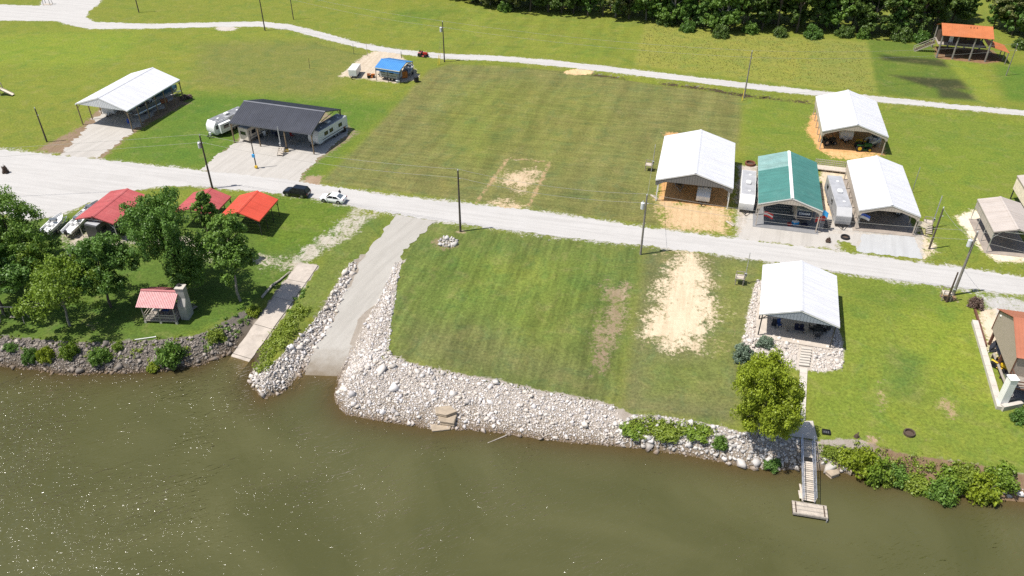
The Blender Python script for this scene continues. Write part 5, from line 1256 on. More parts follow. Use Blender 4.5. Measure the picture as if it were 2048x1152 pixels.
pole('p1', 'tall bare utility pole on the mown lot beside the rock pile', 921, 463, 11.1, r=.2)
pole('p2', 'utility pole with transformer on the road beside the red carports', 425, 377, 10.2, transformer=True, r=.19)
pole('p3', 'short bare pole on the lawn left of the dusty driveway', 94, 284, 7.0)
pole('p4', 'grey utility pole with blue white transformer on the right lawn', 1906, 590, 10.7, 'pale_pole_wood', transformer=True, r=.22)
pole('p5', 'plain dark pole on the grass beside the bluish driveway', 1858, 498, 7.4)
pole('p6', 'utility pole with transformer by the lane behind the blue carport', 889, 124, 9.6, transformer=True)
pole('p7', 'pale utility pole with yellow guy guard between field and lane', 1488, 196, 10.3, 'pale_pole_wood', r=.16)
pole('p8', 'grey utility pole with white transformer at the corner of the mown lot', 1281, 509, 10.5, 'pale_pole_wood', transformer=True, r=.18)
pole('p9', 'tall dark utility pole on the lane bend at the back', 530, 61, 11.5)
pole('p10', 'thin pole on the lawn in front of the orange shelter', 2012, 151, 7.2, 'pale_pole_wood', r=.12)
pole('p11', 'slim dark pole in the back field above the lane bend', 587, 39, 9.5, r=.13)
pole('p12', 'dark pole in the far lawn near the gravel turnaround', 278, 25, 9.5, r=.16)
pole('p13', 'dark stub pole leaning over the meter platform on the right lawn', 1893, 604, 5.2, 'dark_wood', name='service_pole', r=.16)
def service(label, px, py, h, steps=False, plat=True, box=True, mat='galvanised', pz=1.2):
    o = pole('s', label, px, py, h, mat, name='service_pole', r=.075, meter=True, group='electric service poles')
    if plat:
        mb = MB(); mb.box((-.75, -.3, pz), (1.3, 1.2, .1)); pl = mb.build('platform', 'pale_wood', o)
        for x in (-1.3, -.2):
            for y in (-.8, .2): mb = MB(); mb.box((x, y, pz/2+.3), (.1, .1, pz+.7)); mb.build('platform_post', 'grey_wood', o)
        for y in (-.8, .2): mb = MB(); mb.box((-.75, y, pz+.6), (1.2, .06, .08)); mb.build('platform_rail', 'grey_wood', o)
    if steps:
        for i in range(6): mb = MB(); mb.box((-.75, -1.05-.26*i, pz-.18*(i+.4)), (1.0, .24, .06)); mb.build('step', 'pale_wood', o)
        for s in (-1.22, -.28): mb = MB(); mb.bar((s, -.9, pz-.05), (s, -2.6, .02), .06, .18); mb.build('stringer', 'dark_wood', o)
    return o
service('galvanised service pole with wooden platform left of the wide white carport', 1305, 340, 5.2)
service('service pole with grey box and platform beside the patio shelter', 1488, 566, 5.4)
service('service pole with wooden stairs and platform beside the bluish driveway', 1862, 455, 6.0, steps=True)
service('service pole with white boxes under the leaning dark stub pole', 1900, 598, 2.8)
pole('s2', 'slim service pole standing beyond the white carport ridge', 1824, 385, 5.0, 'galvanised', name='service_pole', r=.07, group='electric service poles')
o = pole('s3', 'black service pole with bright blue box on the wide driveway', 513, 336, 7.6, 'pole_wood', name='service_pole', r=.12, group='electric service poles')
mb = MB(); mb.box((.0, -.22, 2.6), (.5, .25, .6)); mb.build('blue_box', 'bright_blue', o)
mb = MB(); mb.box((.1, -.2, .35), (.5, .35, .4)); mb.build('yellow_box', 'yellow_paint', o)
o = pole('s4', 'white service pole with meter box at the charcoal carport front', 564, 303, 5.2, 'galvanised', name='service_pole', r=.08, group='electric service poles', meter=True)
pole('s5', 'thin fence post standing alone in the left back lawn', 620, 138, 2.6, 'dark_steel', name='marker_post', r=.06, group='posts by the lane', cat='post')
pole('s6', 'thin dark post beside the lane bend near the ditch', 708, 108, 2.6, 'dark_steel', name='marker_post', r=.06, group='posts by the lane', cat='post')
pole('s7', 'pale post with rusty top beside the lane near the sandy pad', 735, 112, 3.4, 'pale_wood', name='marker_post', r=.06, group='posts by the lane', cat='post')
pole('s8', 'dark stub post behind the blue carport', 803, 116, 1.6, 'dark_steel', name='marker_post', r=.09, group='posts by the lane', cat='post')
for px_, py_, tx, ty, l_ in ((876, 131, 879, 113, 'first yellow guy guard beside the lane pole'), (879, 129, 882, 114, 'second yellow guy guard beside the lane pole'), (1484, 202, 1489, 181, 'single yellow guy guard at the pale field pole')):
    p = G(px_, py_); o = thing('guy_guard', l_, 'guy guard', tuple(p), 0, 'yellow guy wire guards'); mb = MB(); mb.tube((0, 0, 0), (.25, .5, 2.3), .07, n=6); mb.build('sleeve', 'yellow_guard', o); mb = MB(); mb.tube((.25, .5, 2.3), (.6, 1.2, 5.5), .02, n=5); mb.build('guy_wire', 'wire', o)
def wire(label, a, b, da=0.0, db=0.0, sag=.9, r=.02):
    pa = a if isinstance(a, Vector) else POLES[a][0]+Vector((0, 0, POLES[a][1]+.3-da)); pb = b if isinstance(b, Vector) else POLES[b][0]+Vector((0, 0, POLES[b][1]+.3-db))
    o = thing('power_line', label, 'power line', tuple(pa), 0, 'overhead power lines'); n_ = 14; mb = MB()
    q = [(pa.lerp(pb, i/n_)-pa)-Vector((0, 0, 4*sag*(i/n_)*(1-i/n_))) for i in range(n_+1)]
    mb.path(q, r, 5); mb.build('strand', 'wire', o)
offL = Vector((-150, 118, 10)); offR = Vector((120, 72, 10))
for a, b, l_ in (('p2', 'p1', 'from the red carport pole to the bare lot pole'), ('p1', 'p8', 'from the bare lot pole to the lot corner pole'), ('p8', 'p4', 'from the lot corner pole to the right lawn pole'), ('p9', 'p6', 'over the back field from the lane bend pole'), ('p6', 'p7', 'along the lane to the pale field pole'), ('p7', 'p10', 'past the weedy plot toward the orange shelter')):
    for d, u in ((0, 'upper wire '), (1.5, 'lower wire ')): wire(u+l_, a, b, d, d)
for d, u in ((0, 'upper wire '), (1.5, 'lower wire ')):
    wire(u+'leaving the red carport pole toward the left edge', 'p2', offL-Vector((0, 0, d)), d, 0)
    wire(u+'leaving the right lawn pole toward the right edge', 'p4', offR-Vector((0, 0, d)), d, 0)
wire('service wire dropping to the platform beside the wide white carport', 'p8', G(1305, 340)+Vector((0, 0, 5.2)), 1.6, 0, .5)
wire('service wire dropping to the post by the bluish driveway', 'p4', 'p5', 1.6, .3, .5)

# ------------------------------------------------------------------ vehicles and trailers
def wheel(o, x, y, r, w=.22, z=None, name='wheel'):
    z = r if z is None else z; s = 1 if y > 0 else -1
    mb = MB(); mb.tube((x, y-w/2, z), (x, y+w/2, z), r, n=16); wh = mb.build(name, 'rubber', o, True, bevel=.02)
    mb = MB(); mb.tube((x, y+s*w*.42, z), (x, y+s*(w/2+.012), z), r*.6, n=12); mb.build('rim', 'rim', wh)
    return wh
def trailer(label, rear, front, L=None, H=3.1, W=2.45, body='rv_white', roof='rv_roof', wins=(-.3, .25), door=True, slide=0, stripe='stripe_grey', nose='slant', ac=True, name='travel_trailer', cat='trailer', group='travel trailers', rearwin=False, z0=.55, zb=0.0, hitch=True, at=None, rot=None, rearrack=False):
    if at is None:
        a, b = Vector(rear), Vector(front); d = b-a; L = L or math.hypot(d.x, d.y); u_ = Vector((d.x, d.y, 0)).normalized(); c = (b-u_*(L/2)) if not rearwin else (a+u_*(L/2)); c.z = tz(c.x, c.y)+zb; rot = math.atan2(d.y, d.x)
    else: c = Vector(at)
    o = thing(name, label, cat, (c.x, c.y, max(c.z, .0)), rot, group); h = L/2
    if nose == 'slant': prof = [(-h, z0), (-h, H-.12), (-h+.12, H), (h-.7, H), (h-.1, H-.8), (h, 1.3), (h-.35, z0)]
    elif nose == 'flat': prof = [(-h, z0), (-h, H-.06), (-h+.06, H), (h-.06, H), (h, H-.06), (h, z0)]
    elif nose == 'wedge': prof = [(-h, z0), (-h, H-.06), (-h+.06, H), (h-1.3, H), (h, H-1.0), (h, z0+.2), (h-.1, z0)]
    else: prof = [(-h, z0), (-h, H-.1), (-h+.1, H), (h-.9, H+.35), (h-.3, H+.1), (h, H-.6), (h-.25, 1.7), (h-2.2, 1.55), (h-2.4, z0)]
    mb = MB(); mb.prism(prof, -W/2, W/2); bd = mb.build('body', body, o, True, bevel=.05, seg=2)
    zt = H; f0, f1 = -h+.2, (h-.85 if nose in ('slant', 'flat') else h-1.4)
    mb = MB(); mb.box(((f0+f1)/2, 0, zt+.008), (f1-f0, W-.16, .03)); mb.build('roof_membrane', roof, o)
    for x in wins:
        for s in (-1, 1):
            mb = MB(); mb.box((x*L, s*(W/2+.012), 2.05), (.95, .05, .62)); w_ = mb.build('window', 'glass', o, bevel=.04)
            mb = MB()
            for zz in (-.34, .34): mb.box((x*L, s*(W/2+.02), 2.05+zz), (1.06, .05, .06))
            for xx in (-.5, .5): mb.box((x*L+xx, s*(W/2+.02), 2.05), (.06, .05, .68))
            mb.build('frame', 'black_plastic', w_)
    if stripe:
        for s in (-1, 1): mb = MB(); mb.box((-.05*L, s*(W/2+.008), 1.12), (L*.8, .03, .16)); mb.build('stripe', stripe, o)
        for s in (-1, 1): mb = MB(); mb.box((-.05*L, s*(W/2+.01), .66), (L*.78, .04, .2)); mb.build('skirt', stripe, o)
    if door:
        mb = MB(); mb.box((.08*L, -(W/2+.02), 1.6), (.75, .05, 1.9)); d_ = mb.build('door', body, o, bevel=.02)
        mb = MB(); mb.box((.08*L+.25, -(W/2+.06), 1.5), (.06, .05, .16)); mb.build('handle', 'black_plastic', d_)
        mb = MB(); mb.box((.08*L, -(W/2+.05), 2.1), (.45, .03, .5)); mb.build('pane', 'glass', d_)
    if rearwin:
        mb = MB(); mb.box((-h-.012, 0, 2.0), (.05, 1.4, .7)); mb.build('rear_window', 'glass', o, bevel=.04)
    if ac:
        mb = MB(); mb.box((-.02*L, 0, zt+.2), (1.05, .8, .34)); mb.build('air_conditioner', 'rv_white', o, True, bevel=.08, seg=2)
        for x in (-.32, .25): mb = MB(); mb.box((x*L, .2, zt+.07), (.42, .42, .1)); mb.build('roof_vent', 'rv_white', o, bevel=.03)
    if slide:
        mb = MB(); mb.box((.22*L, slide*(W/2+.38), 1.75), (2.8, .8, 1.9)); s_ = mb.build('slide_out', body, o, bevel=.04)
        mb = MB(); mb.box((.22*L, slide*(W/2+.79), 1.95), (1.3, .04, .7)); mb.build('window', 'glass', s_)
    wx_ = -.12*L
    for s in (-1, 1):
        for x in (wx_-.42, wx_+.42): wheel(o, x, s*(W/2-.16), .36)
    if hitch and nose != 'fifth':
        mb = MB(); mb.bar((h-.3, .75, .5), (h+1.05, 0, .5), .1, .12); mb.bar((h-.3, -.75, .5), (h+1.05, 0, .5), .1, .12); mb.tube((h+.7, 0, 0), (h+.7, 0, .95), .05, n=6); ht = mb.build('hitch', 'black_plastic', o)
        if nose == 'slant':
            for s in (-.16, .16): mb = MB(); mb.tube((h+.25, s, .56), (h+.25, s, 1.1), .14, n=10); mb.build('gas_bottle', 'rv_white', ht, True)
    return o
def g2(px, py): return Vector((*cast(px, py, 0), 0))
def g3(px, py, z): return Vector((*cast(px, py, z), 0))
trailer('white travel trailer with dark roof and slide out parked on the lawn', g2(486, 246), g2(424, 274), L=8.6, roof='rv_dark_roof', slide=1, wins=(.38,), H=3.2)
trailer('cream travel trailer with rear window under the charcoal carport', g2(490, 285), g2(532, 262), L=8.0, body='rv_cream', rearwin=True, wins=(-.3, 0, .3))
trailer('white travel trailer along the open end of the charcoal carport', g2(676, 264), g2(628, 293), L=9.4, wins=(-.25, .05, .22), H=3.1, body='rv_white')
trailer('white travel trailer under the long white carport', g2(252, 200), g2(219, 234), L=7.6, wins=(-.3, .2))
trailer('small camper standing under the blue carport', g2(797, 160), g2(764, 154), L=4.9, H=2.6, W=2.2, wins=(-.2, .28), body='rv_grey')
trailer('white utility trailer parked on clay under the wide white carport', g2(1408, 385), g2(1404, 409), L=5.4, H=2.5, W=2.3, wins=(), door=False, stripe=None, nose='wedge', name='cargo_trailer', roof='rv_roof', group='cargo trailers')
trailer('pale enclosed trailer parked between white and green carports', g3(1498, 350, 2.9), g3(1494, 406, 2.0), L=10.5, H=2.9, wins=(), door=True, stripe=None, nose='wedge', name='cargo_trailer', roof='rv_roof', body='rv_white', group='cargo trailers')
trailer('silver roofed travel trailer parked right of the green carport', g3(1673, 363, 3.1), g3(1689, 432, 2.2), L=12.6, H=3.1, wins=(-.3, .1), stripe='stripe_grey', body='rv_grey', nose='wedge', roof='rv_roof')
trailer('white trailer deep under the carport beside the bluish driveway', g2(1787, 372), g2(1794, 432), L=9.0, body='rv_grey', wins=(-.2, .2))
trailer('white pickup camper parked inside the rear clay carport', g2(1690, 255), g2(1690, 285), L=6.0, wins=(.1,), H=2.7)
trailer('small white cargo trailer with open tailgate on the sandy pad', g2(716, 143), g2(706, 157), L=4.0, H=2.1, W=1.9, wins=(), door=False, stripe=None, nose='flat', ac=False, name='cargo_trailer', roof='rv_white', group='cargo trailers')
cz = trailer('dark nosed fifth wheel trailer reading COUGAR under the green carport', g3(1598, 365, 2.4), g3(1608, 433, 2.4), L=10.8, H=3.1, body='rv_cream', nose='fifth', wins=(-.3, 0), group='travel trailers')
hN = 5.4
mb = MB(); mb.add([(hN-.28, -1.15, 3.18), (hN-.28, 1.15, 3.18), (hN+.03, 1.15, 2.46), (hN+.03, -1.15, 2.46), (hN-.2, -1.1, 1.86), (hN-.2, 1.1, 1.86)], [(0, 1, 2, 3), (3, 2, 5, 4)]); np_ = mb.build('nose_cap', 'rv_navy', cz)
mod = np_.modifiers.new('thickness', 'SOLIDIFY'); mod.thickness = .05; mod.offset = 1
fc = bpy.data.curves.new('lettering', 'FONT'); fc.body = 'COUGAR'; fc.size = .42; fc.align_x = 'CENTER'; fc.align_y = 'CENTER'; fc.extrude = .01; fc.offset = .012
fo_ = link(bpy.data.objects.new('lettering', fc)); bpy.context.view_layer.update(); fme = bpy.data.meshes.new_from_object(fo_); bpy.data.objects.remove(fo_)
fme.materials.clear(); fme.materials.append(MATS['rv_white']); fo = link(bpy.data.objects.new('lettering', fme), cz)
fo.location = (hN-.02, 0, 2.86); sl_ = math.atan2(3.18-2.46, .31); nrm = Vector((math.sin(sl_), 0, math.cos(sl_)))
xa = Vector((0, 1, 0)); za = nrm; ya = za.cross(xa); fo.matrix_local = Matrix(((xa.x, ya.x, za.x, hN-.125+nrm.x*.09), (xa.y, ya.y, za.y, 0), (xa.z, ya.z, za.z, 2.82+nrm.z*.09), (0, 0, 0, 1)))
o = trailer('black sided camper with door steps under the first red carport', g2(205, 455), g2(250, 450), at=(*cast(222, 462, 0), 0), rot=R(70), L=7.0, body='rv_dark', wins=(-.3, .3))

def car(label, rear, front, L, prof, roofp, mat, W=1.85, wr=.34, wb=.29, rearglass='glass', name='car', cat='car'):
    a, b = Vector(rear), Vector(front); d = b-a; c = (a+b)/2; o = thing(name, label, cat, (c.x, c.y, tz(c.x, c.y)+.01), math.atan2(d.y, d.x), 'cars parked beside the road')
    def ring(x, zlo, zhi, w): return [(x, -w*.93, zlo), (x, -w, zlo+.18), (x, -w, zlo+(zhi-zlo)*.62), (x, -w*.9, zhi-.03), (x, -w*.5, zhi), (x, w*.5, zhi), (x, w*.9, zhi-.03), (x, w, zlo+(zhi-zlo)*.62), (x, w, zlo+.18), (x, w*.93, zlo)]
    mb = MB(); mb.loft([ring(x*L, zl, zh, W/2*k) for x, zl, zh, k in prof]); bd = mb.build('body', mat, o, True)
    (x0, z0), (x1, z1), (x2, z2), (x3, z3) = roofp; wt, wbm = W/2*.74, W/2*.93
    B = [(x0*L, z0), (x1*L, z1), (x2*L, z2), (x3*L, z3)]
    def side(t, s): # point list low rear, high rear, high front, low front
        return [(B[0][0], s*wbm, B[0][1]), (B[1][0], s*wt, B[1][1]), (B[2][0], s*wt, B[2][1]), (B[3][0], s*wbm, B[3][1])]
    l_, r_ = side(0, 1), side(0, -1); mb = MB(); mb.add(l_+r_, [(0, 1, 2, 3), (7, 6, 5, 4), (1, 5, 6, 2), (0, 4, 5, 1), (3, 2, 6, 7)]); cb = mb.build('cabin', mat, o, True, bevel=.05, seg=2)
    def inset(q, k, off):
        q = [Vector(p) for p in q]; m_ = sum(q, Vector())/len(q); n = (q[1]-q[0]).cross(q[2]-q[0]).normalized()
        if n.dot(m_-Vector((0, 0, 1.0))) < 0: n = -n
        return [m_+(p-m_)*k+n*off for p in q]
    for nm, q, m_, k in (('windscreen', [l_[3], l_[2], r_[2], r_[3]], 'glass', .84), ('rear_window', [l_[0], l_[1], r_[1], r_[0]], rearglass, .8)):
        mb = MB(); mb.add(inset(q, k, .015), [(0, 1, 2, 3)]); w_ = mb.build(nm, m_, o); w_.modifiers.new('thickness', 'SOLIDIFY').thickness = .02
    for q in (l_, r_):
        Q = [Vector(p) for p in q]
        lo = lambda t: Q[0].lerp(Q[3], t); hi = lambda t: Q[1].lerp(Q[2], t)
        for t0, t1 in ((.04, .34), (.36, .66), (.68, .98)) if name == 'suv' else ((.08, .5), (.52, .95)):
            h0 = (lambda t: lo(t).lerp(hi(max(0, min(1, (t-.15)/.7))), .82)); qq = [lo(t0).lerp(hi(t0), .12), lo(t0).lerp(hi(max(0, t0)), .84), lo(t1).lerp(hi(min(1, t1)), .84), lo(t1).lerp(hi(t1), .12)]
            mb = MB(); mb.add(inset(qq, .97, .018), [(0, 1, 2, 3)]); w_ = mb.build('side_window', 'glass', o); w_.modifiers.new('thickness', 'SOLIDIFY').thickness = .02
    for x in (-wb*L, (wb+.01)*L):
        for s in (-1, 1):
            wheel(o, x, s*(W/2-.10), wr, .22)
            mb = MB(); mb.tube((x, s*(W/2-.2), wr+.02), (x, s*(W/2+.006), wr+.02), wr+.07, n=16); mb.build('wheel_arch', 'black_plastic', o)
    for s in (-1, 1):
        mb = MB(); mb.box((L*.47, s*W*.33, .70), (.16, .42, .14), rz=-s*.35); mb.build('headlight', 'lamp_clear', o, bevel=.03)
        mb = MB(); mb.box((-L*.482, s*W*.35, .86), (.14, .34, .16), rz=s*.3); mb.build('tail_light', 'lamp_red', o, bevel=.03)
        mb = MB(); mb.box((x3*L-.35, s*(W/2+.09), .98), (.14, .2, .13)); mb.build('mirror', mat, o, bevel=.03)
    mb = MB(); mb.box((-L*.497, 0, .72), (.03, .5, .14)); mb.build('number_plate', 'rv_white', o)
    return o
car('black SUV parked on the grass verge of the gravel road', g2(617, 393), g2(572, 387), 4.75, [(-.5, .42, .80, .86), (-.485, .30, 1.0, .95), (-.40, .24, 1.06, 1), (-.1, .22, 1.05, 1), (.18, .22, 1.05, 1), (.30, .23, 1.02, .99), (.42, .25, .95, .95), (.48, .32, .82, .88), (.5, .42, .66, .78)],
    [(-.485, 1.0), (-.41, 1.70), (.06, 1.74), (.23, 1.02)], 'car_black', 1.92, .37, .29, name='suv', cat='car')
car('white sedan parked on the grass verge of the gravel road', g2(690, 405), g2(644, 399), 4.6, [(-.5, .40, .78, .82), (-.48, .28, .94, .93), (-.40, .22, .98, 1), (-.1, .2, .93, 1), (.18, .2, .92, 1), (.30, .21, .88, .99), (.42, .23, .80, .95), (.48, .28, .68, .86), (.5, .38, .56, .74)],
    [(-.40, .95), (-.20, 1.40), (.05, 1.43), (.26, .88)], 'car_white', 1.85, .34, .29, rearglass='rear_glass', name='sedan', cat='car')

# person on the road behind the sedan
def person(label, loc, rz, shirt, trousers):
    o = thing('person', label, 'person', loc, rz)
    me = bpy.data.meshes.new('body'); bm = bmesh.new()
    J = {'pel': ((0, 0, .95), .13), 'waist': ((0, 0, 1.1), .13), 'chest': ((0, .01, 1.32), .155), 'neck': ((0, .01, 1.50), .06), 'head': ((0, .02, 1.60), .085), 'crown': ((0, .02, 1.72), .075)}
    E_ = [('pel', 'waist'), ('waist', 'chest'), ('chest', 'neck'), ('neck', 'head'), ('head', 'crown')]
    for s, k in ((-1, 'l'), (1, 'r')):
        J.update({k+'hip': ((s*.10, 0, .90), .10), k+'knee': ((s*.11, .02, .50), .068), k+'ank': ((s*.11, 0, .09), .046), k+'toe': ((s*.12, .17, .04), .036),
                  k+'sh': ((s*.19, .01, 1.42), .06), k+'elb': ((s*.25, .03, 1.14), .045), k+'wri': ((s*.12, .27, 1.14), .034), k+'hand': ((s*.07, .34, 1.16), .036)})
        E_ += [('pel', k+'hip'), (k+'hip', k+'knee'), (k+'knee', k+'ank'), (k+'ank', k+'toe'), ('chest', k+'sh'), (k+'sh', k+'elb'), (k+'elb', k+'wri'), (k+'wri', k+'hand')]
    ks = list(J); V = {k: bm.verts.new(J[k][0]) for k in ks}
    for a, b in E_: bm.edges.new((V[a], V[b]))
    bm.to_mesh(me); bm.free(); ob_ = link(bpy.data.objects.new('body', me), o)
    ob_.modifiers.new('Skin', 'SKIN'); sv = me.skin_vertices[0].data
    for i, k in enumerate(ks): sv[i].radius = (J[k][1], J[k][1]*.85)
    sv[0].use_root = True; ob_.modifiers.new('Sub', 'SUBSURF').levels = 1; ob_.modifiers['Sub'].render_levels = 1
    t = NT('clothed_figure'); pos = t.n('ShaderNodeTexCoord').outputs['Object']; z = t.n('ShaderNodeSeparateXYZ'); t.l(pos, z.inputs[0])
    c = t.mix(t.math('GREATER_THAN', z.outputs[2], 1.02), trousers, shirt); c = t.mix(t.math('GREATER_THAN', z.outputs[2], 1.50), c, (.42, .25, .17))
    hand = t.math('MULTIPLY', t.math('GREATER_THAN', z.outputs[1], .2), t.math('GREATER_THAN', z.outputs[2], .5)); c = t.mix(hand, c, (.42, .25, .17))
    t.l(c, t.b.inputs['Base Color']); t.b.inputs['Roughness'].default_value = .85; me.materials.append(t.m)
    mb = MB(); mb.loft([[(math.cos(a)*r_, .02+math.sin(a)*r_*1.1, zz) for a in np.linspace(0, 2*math.pi, 10)[:-1]] for r_, zz in ((.118, 1.66), (.125, 1.74), (.09, 1.81), (.03, 1.84))]); mb.build('hat', 'pale_cloth', o, True)
    mb = MB(); mb.box((0, .38, 1.2), (.24, .06, .14)); mb.build('controller', 'rv_white', o, bevel=.02)
    for s in (-1, 1):
        hb = MB()
        for i in range(4): hb.tube((s*(.095-.0*i), .35+.022*i-.03, 1.19), (s*.04, .36+.022*i-.03, 1.215), .010, .008, 6)
        hb.tube((s*.08, .33, 1.2), (s*.03, .34, 1.24), .011, .009, 6); hb.build('fingers', 'skin', o)
    mb = MB()
    for s in (-1, 1): mb.tube((s*.03, .095, 1.64), (s*.03, .108, 1.64), .012, n=6)
    mb.build('eyes', 'black_plastic', o); mb = MB(); mb.tube((0, .09, 1.62), (0, .125, 1.595), .010, .016, 6); mb.build('nose', 'skin', o)
    return o
person('person in dark clothes standing on the road behind the white sedan', tuple(G(681, 396)), R(160), (.02, .022, .03), (.03, .032, .04))

# ------------------------------------------------------------------ boats, machines and loose things
def boat(label, rear, front, hull='rv_white', cover=None, L=None, name='boat', trailer_=True, group='boats on trailers'):
    a, b = Vector(rear), Vector(front); d = b-a; L = L or d.length; c = (a+b)/2; o = thing(name, label, 'boat', (c.x, c.y, 0), math.atan2(d.y, d.x), group); h = L/2
    S = [(-h, 1.0, .62, 1.35), (-h*.3, 1.08, .58, 1.4), (h*.35, 1.0, .60, 1.48), (h*.75, .6, .74, 1.6), (h, .06, 1.15, 1.72)]
    mb = MB(); mb.loft([[(x, -w, zt), (x, -w*.82, zk+.22), (x, 0, zk), (x, w*.82, zk+.22), (x, w, zt), (x, w*.86, zt+.02), (x, w*.8, zt-.35), (x, -w*.8, zt-.35), (x, -w*.86, zt+.02)] for x, w, zk, zt in S]); mb.build('hull', hull, o, True)
    if cover:
        mb = MB(); mb.loft([[(x, -w*1.02, zt-.1), (x, -w*.6, zt+.3+.25*math.sin((x/h+1)*1.5)), (x, 0, zt+.5+.3*math.sin((x/h+1)*1.5)), (x, w*.6, zt+.3+.25*math.sin((x/h+1)*1.5)), (x, w*1.02, zt-.1)] for x, w, zk, zt in S]); mb.build('cover', cover, o, True)
    else:
        mb = MB(); mb.box((h*.12, 0, 1.75), (.5, 1.2, .5), ry=-.4); mb.build('windshield', 'rear_glass', o, bevel=.03)
        for y in (-.4, .4): mb = MB(); mb.box((-h*.25, y, 1.4), (.5, .5, .45)); mb.build('seat', 'rv_white', o, bevel=.06)
        mb = MB(); mb.box((-h-.2, 0, 1.25), (.5, .4, .7)); mb.box((-h-.2, 0, .75), (.2, .15, .6)); mb.build('outboard_motor', 'black_plastic', o, bevel=.05)
    mb = MB(); mb.bar((-h*.9, .7, .45), (h*.6, .7, .45), .1, .12); mb.bar((-h*.9, -.7, .45), (h*.6, -.7, .45), .1, .12); mb.bar((h*.6, .7, .45), (h+.9, 0, .45), .1, .12); mb.bar((h*.6, -.7, .45), (h+.9, 0, .45), .1, .12); mb.build('trailer_frame', 'galvanised', o)
    for s in (-1, 1): wheel(o, -h*.35, s*1.05, .32)
    return o
def pontoon(label, rear, front, L=7.0):
    a, b = Vector(rear), Vector(front); d = b-a; c = (a+b)/2; o = thing('pontoon_boat', label, 'boat', (c.x, c.y, 0), math.atan2(d.y, d.x), 'boats on trailers'); h = L/2
    for s in (-1, 1):
        mb = MB(); mb.tube((-h, s*.85, .85), (h-.6, s*.85, .85), .33, n=12); mb.tube((h-.6, s*.85, .85), (h, s*.85, 1.0), .33, .06, 12); mb.build('pontoon', 'aluminium', o, True)
    mb = MB(); mb.box((-.1, 0, 1.28), (L-.4, 2.5, .12)); mb.build('deck', 'stripe_grey', o)
    for s in (-1, 1): mb = MB(); mb.box((-.1, s*1.22, 1.68), (L-.7, .05, .62)); mb.build('side_fence', 'stripe_grey', o)
    for x in (-h+.4, h-.5): mb = MB(); mb.box((x, 0, 1.68), (.05, 2.3, .62)); mb.build('end_fence', 'stripe_grey', o)
    for x, y in ((-h+.9, -.7), (-h+.9, .7), (h-1.3, -.75), (h-1.3, .75)): mb = MB(); mb.box((x, y, 1.6), (1.1, .7, .55)); mb.build('seat', 'rv_white', o, bevel=.06)
    mb = MB()
    for s in (-1, 1): mb.tube((-.8, s*1.2, 1.9), (-.2, s*1.1, 3.0), .03, n=6); mb.tube((.6, s*1.2, 1.9), (.2, s*1.1, 3.0), .03, n=6)
    mb.build('canopy_frame', 'aluminium', o); mb = MB(); mb.box((0, 0, 3.02), (1.6, 2.3, .08)); mb.build('canopy', 'dark_cloth', o)
    for x in (-.6, .2):
        for s in (-1, 1): wheel(o, x, s*.6, .28)
    return o
pontoon('silver pontoon boat on a trailer under the long white carport', g2(318, 212), g2(264, 238))
boat('teal tarp covered boat at the rear of the long white carport', g2(318, 202), g2(350, 190), 'rv_grey', 'teal_tarp', 6.0)
boat('open white runabout on a trailer beside the first red carport', g2(140, 474), g2(176, 440), 'rv_white', None, 6.2)
boat('grey fishing boat behind the white runabout on the gravel lot', g2(166, 446), g2(198, 420), 'rv_grey', None, 5.4)
boat('small white boat hidden in leaves left of the white runabout', g2(96, 474), g2(126, 446), 'rv_white', None, 5.6)
boat('white ski boat parked under the blue carport', g2(815, 152), g2(822, 140), 'rv_grey', None, 4.4)
boat('dark boat on a trailer inside the wide white carport', g2(1352, 350), g2(1360, 385), 'black_plastic', 'dark_cloth', 5.5)
def place(name, label, cat, px, py, rz=0, group=None, dz=0.0, z=None):
    p = G(px, py, dz) if z is None else Vector((*cast(px, py, z), z)); return thing(name, label, cat, tuple(p), rz, group)
def tractor(label, px, py, rz, m1, m2, sc=1.0, name='tractor', seat='black_plastic'):
    o = place(name, label, 'tractor' if name == 'tractor' else 'mower', px, py, rz, 'ride on machines'); o.scale = (sc, sc, sc)
    mb = MB(); mb.box((.62, 0, .82), (1.15, .55, .5)); mb.build('hood', m1, o, True, bevel=.08, seg=2)
    mb = MB(); mb.box((-.35, 0, .55), (1.1, .5, .35)); mb.build('chassis', 'black_plastic', o)
    mb = MB(); mb.box((-.45, 0, .95), (.5, .5, .12)); mb.box((-.72, 0, 1.2), (.12, .5, .5)); mb.build('seat', seat, o, bevel=.04)
    for s in (-1, 1): mb = MB(); mb.box((-.6, s*.55, 1.0), (.9, .3, .08)); mb.build('fender', m1, o, bevel=.03)
    mb = MB(); mb.tube((.1, 0, .9), (-.1, 0, 1.25), .03, n=6); mb.tube((-.12, 0, 1.24), (-.10, 0, 1.27), .2, n=12); mb.build('steering_wheel', 'black_plastic', o)
    for s in (-1, 1):
        for x, r_ in ((-.6, .5), (.85, .32)):
            mb = MB(); mb.tube((x, s*.55-.12, r_), (x, s*.55+.12, r_), r_, n=14); w_ = mb.build('wheel', 'rubber', o, True); mb = MB(); mb.tube((x, s*.55+s*.11, r_), (x, s*.55+s*.14, r_), r_*.55, n=10); mb.build('rim', m2, w_)
    mb = MB(); mb.box((.1, 0, .28), (.9, 1.25, .14)); mb.build('mower_deck', m1, o, bevel=.04)
    return o
tractor('green and yellow tractor at the front of the rear clay carport', 1724, 300, R(-5), 'green_paint', 'yellow_paint', 1.35)
tractor('yellow ride on mower behind the green tractor', 1724, 290, R(160), 'yellow_paint', 'black_plastic', 1.0, 'riding_mower', 'yellow_paint')
tractor('red ride on mower on the verge beside the lane', 846, 113, R(-20), 'red_paint', 'black_plastic', 1.05, 'riding_mower')
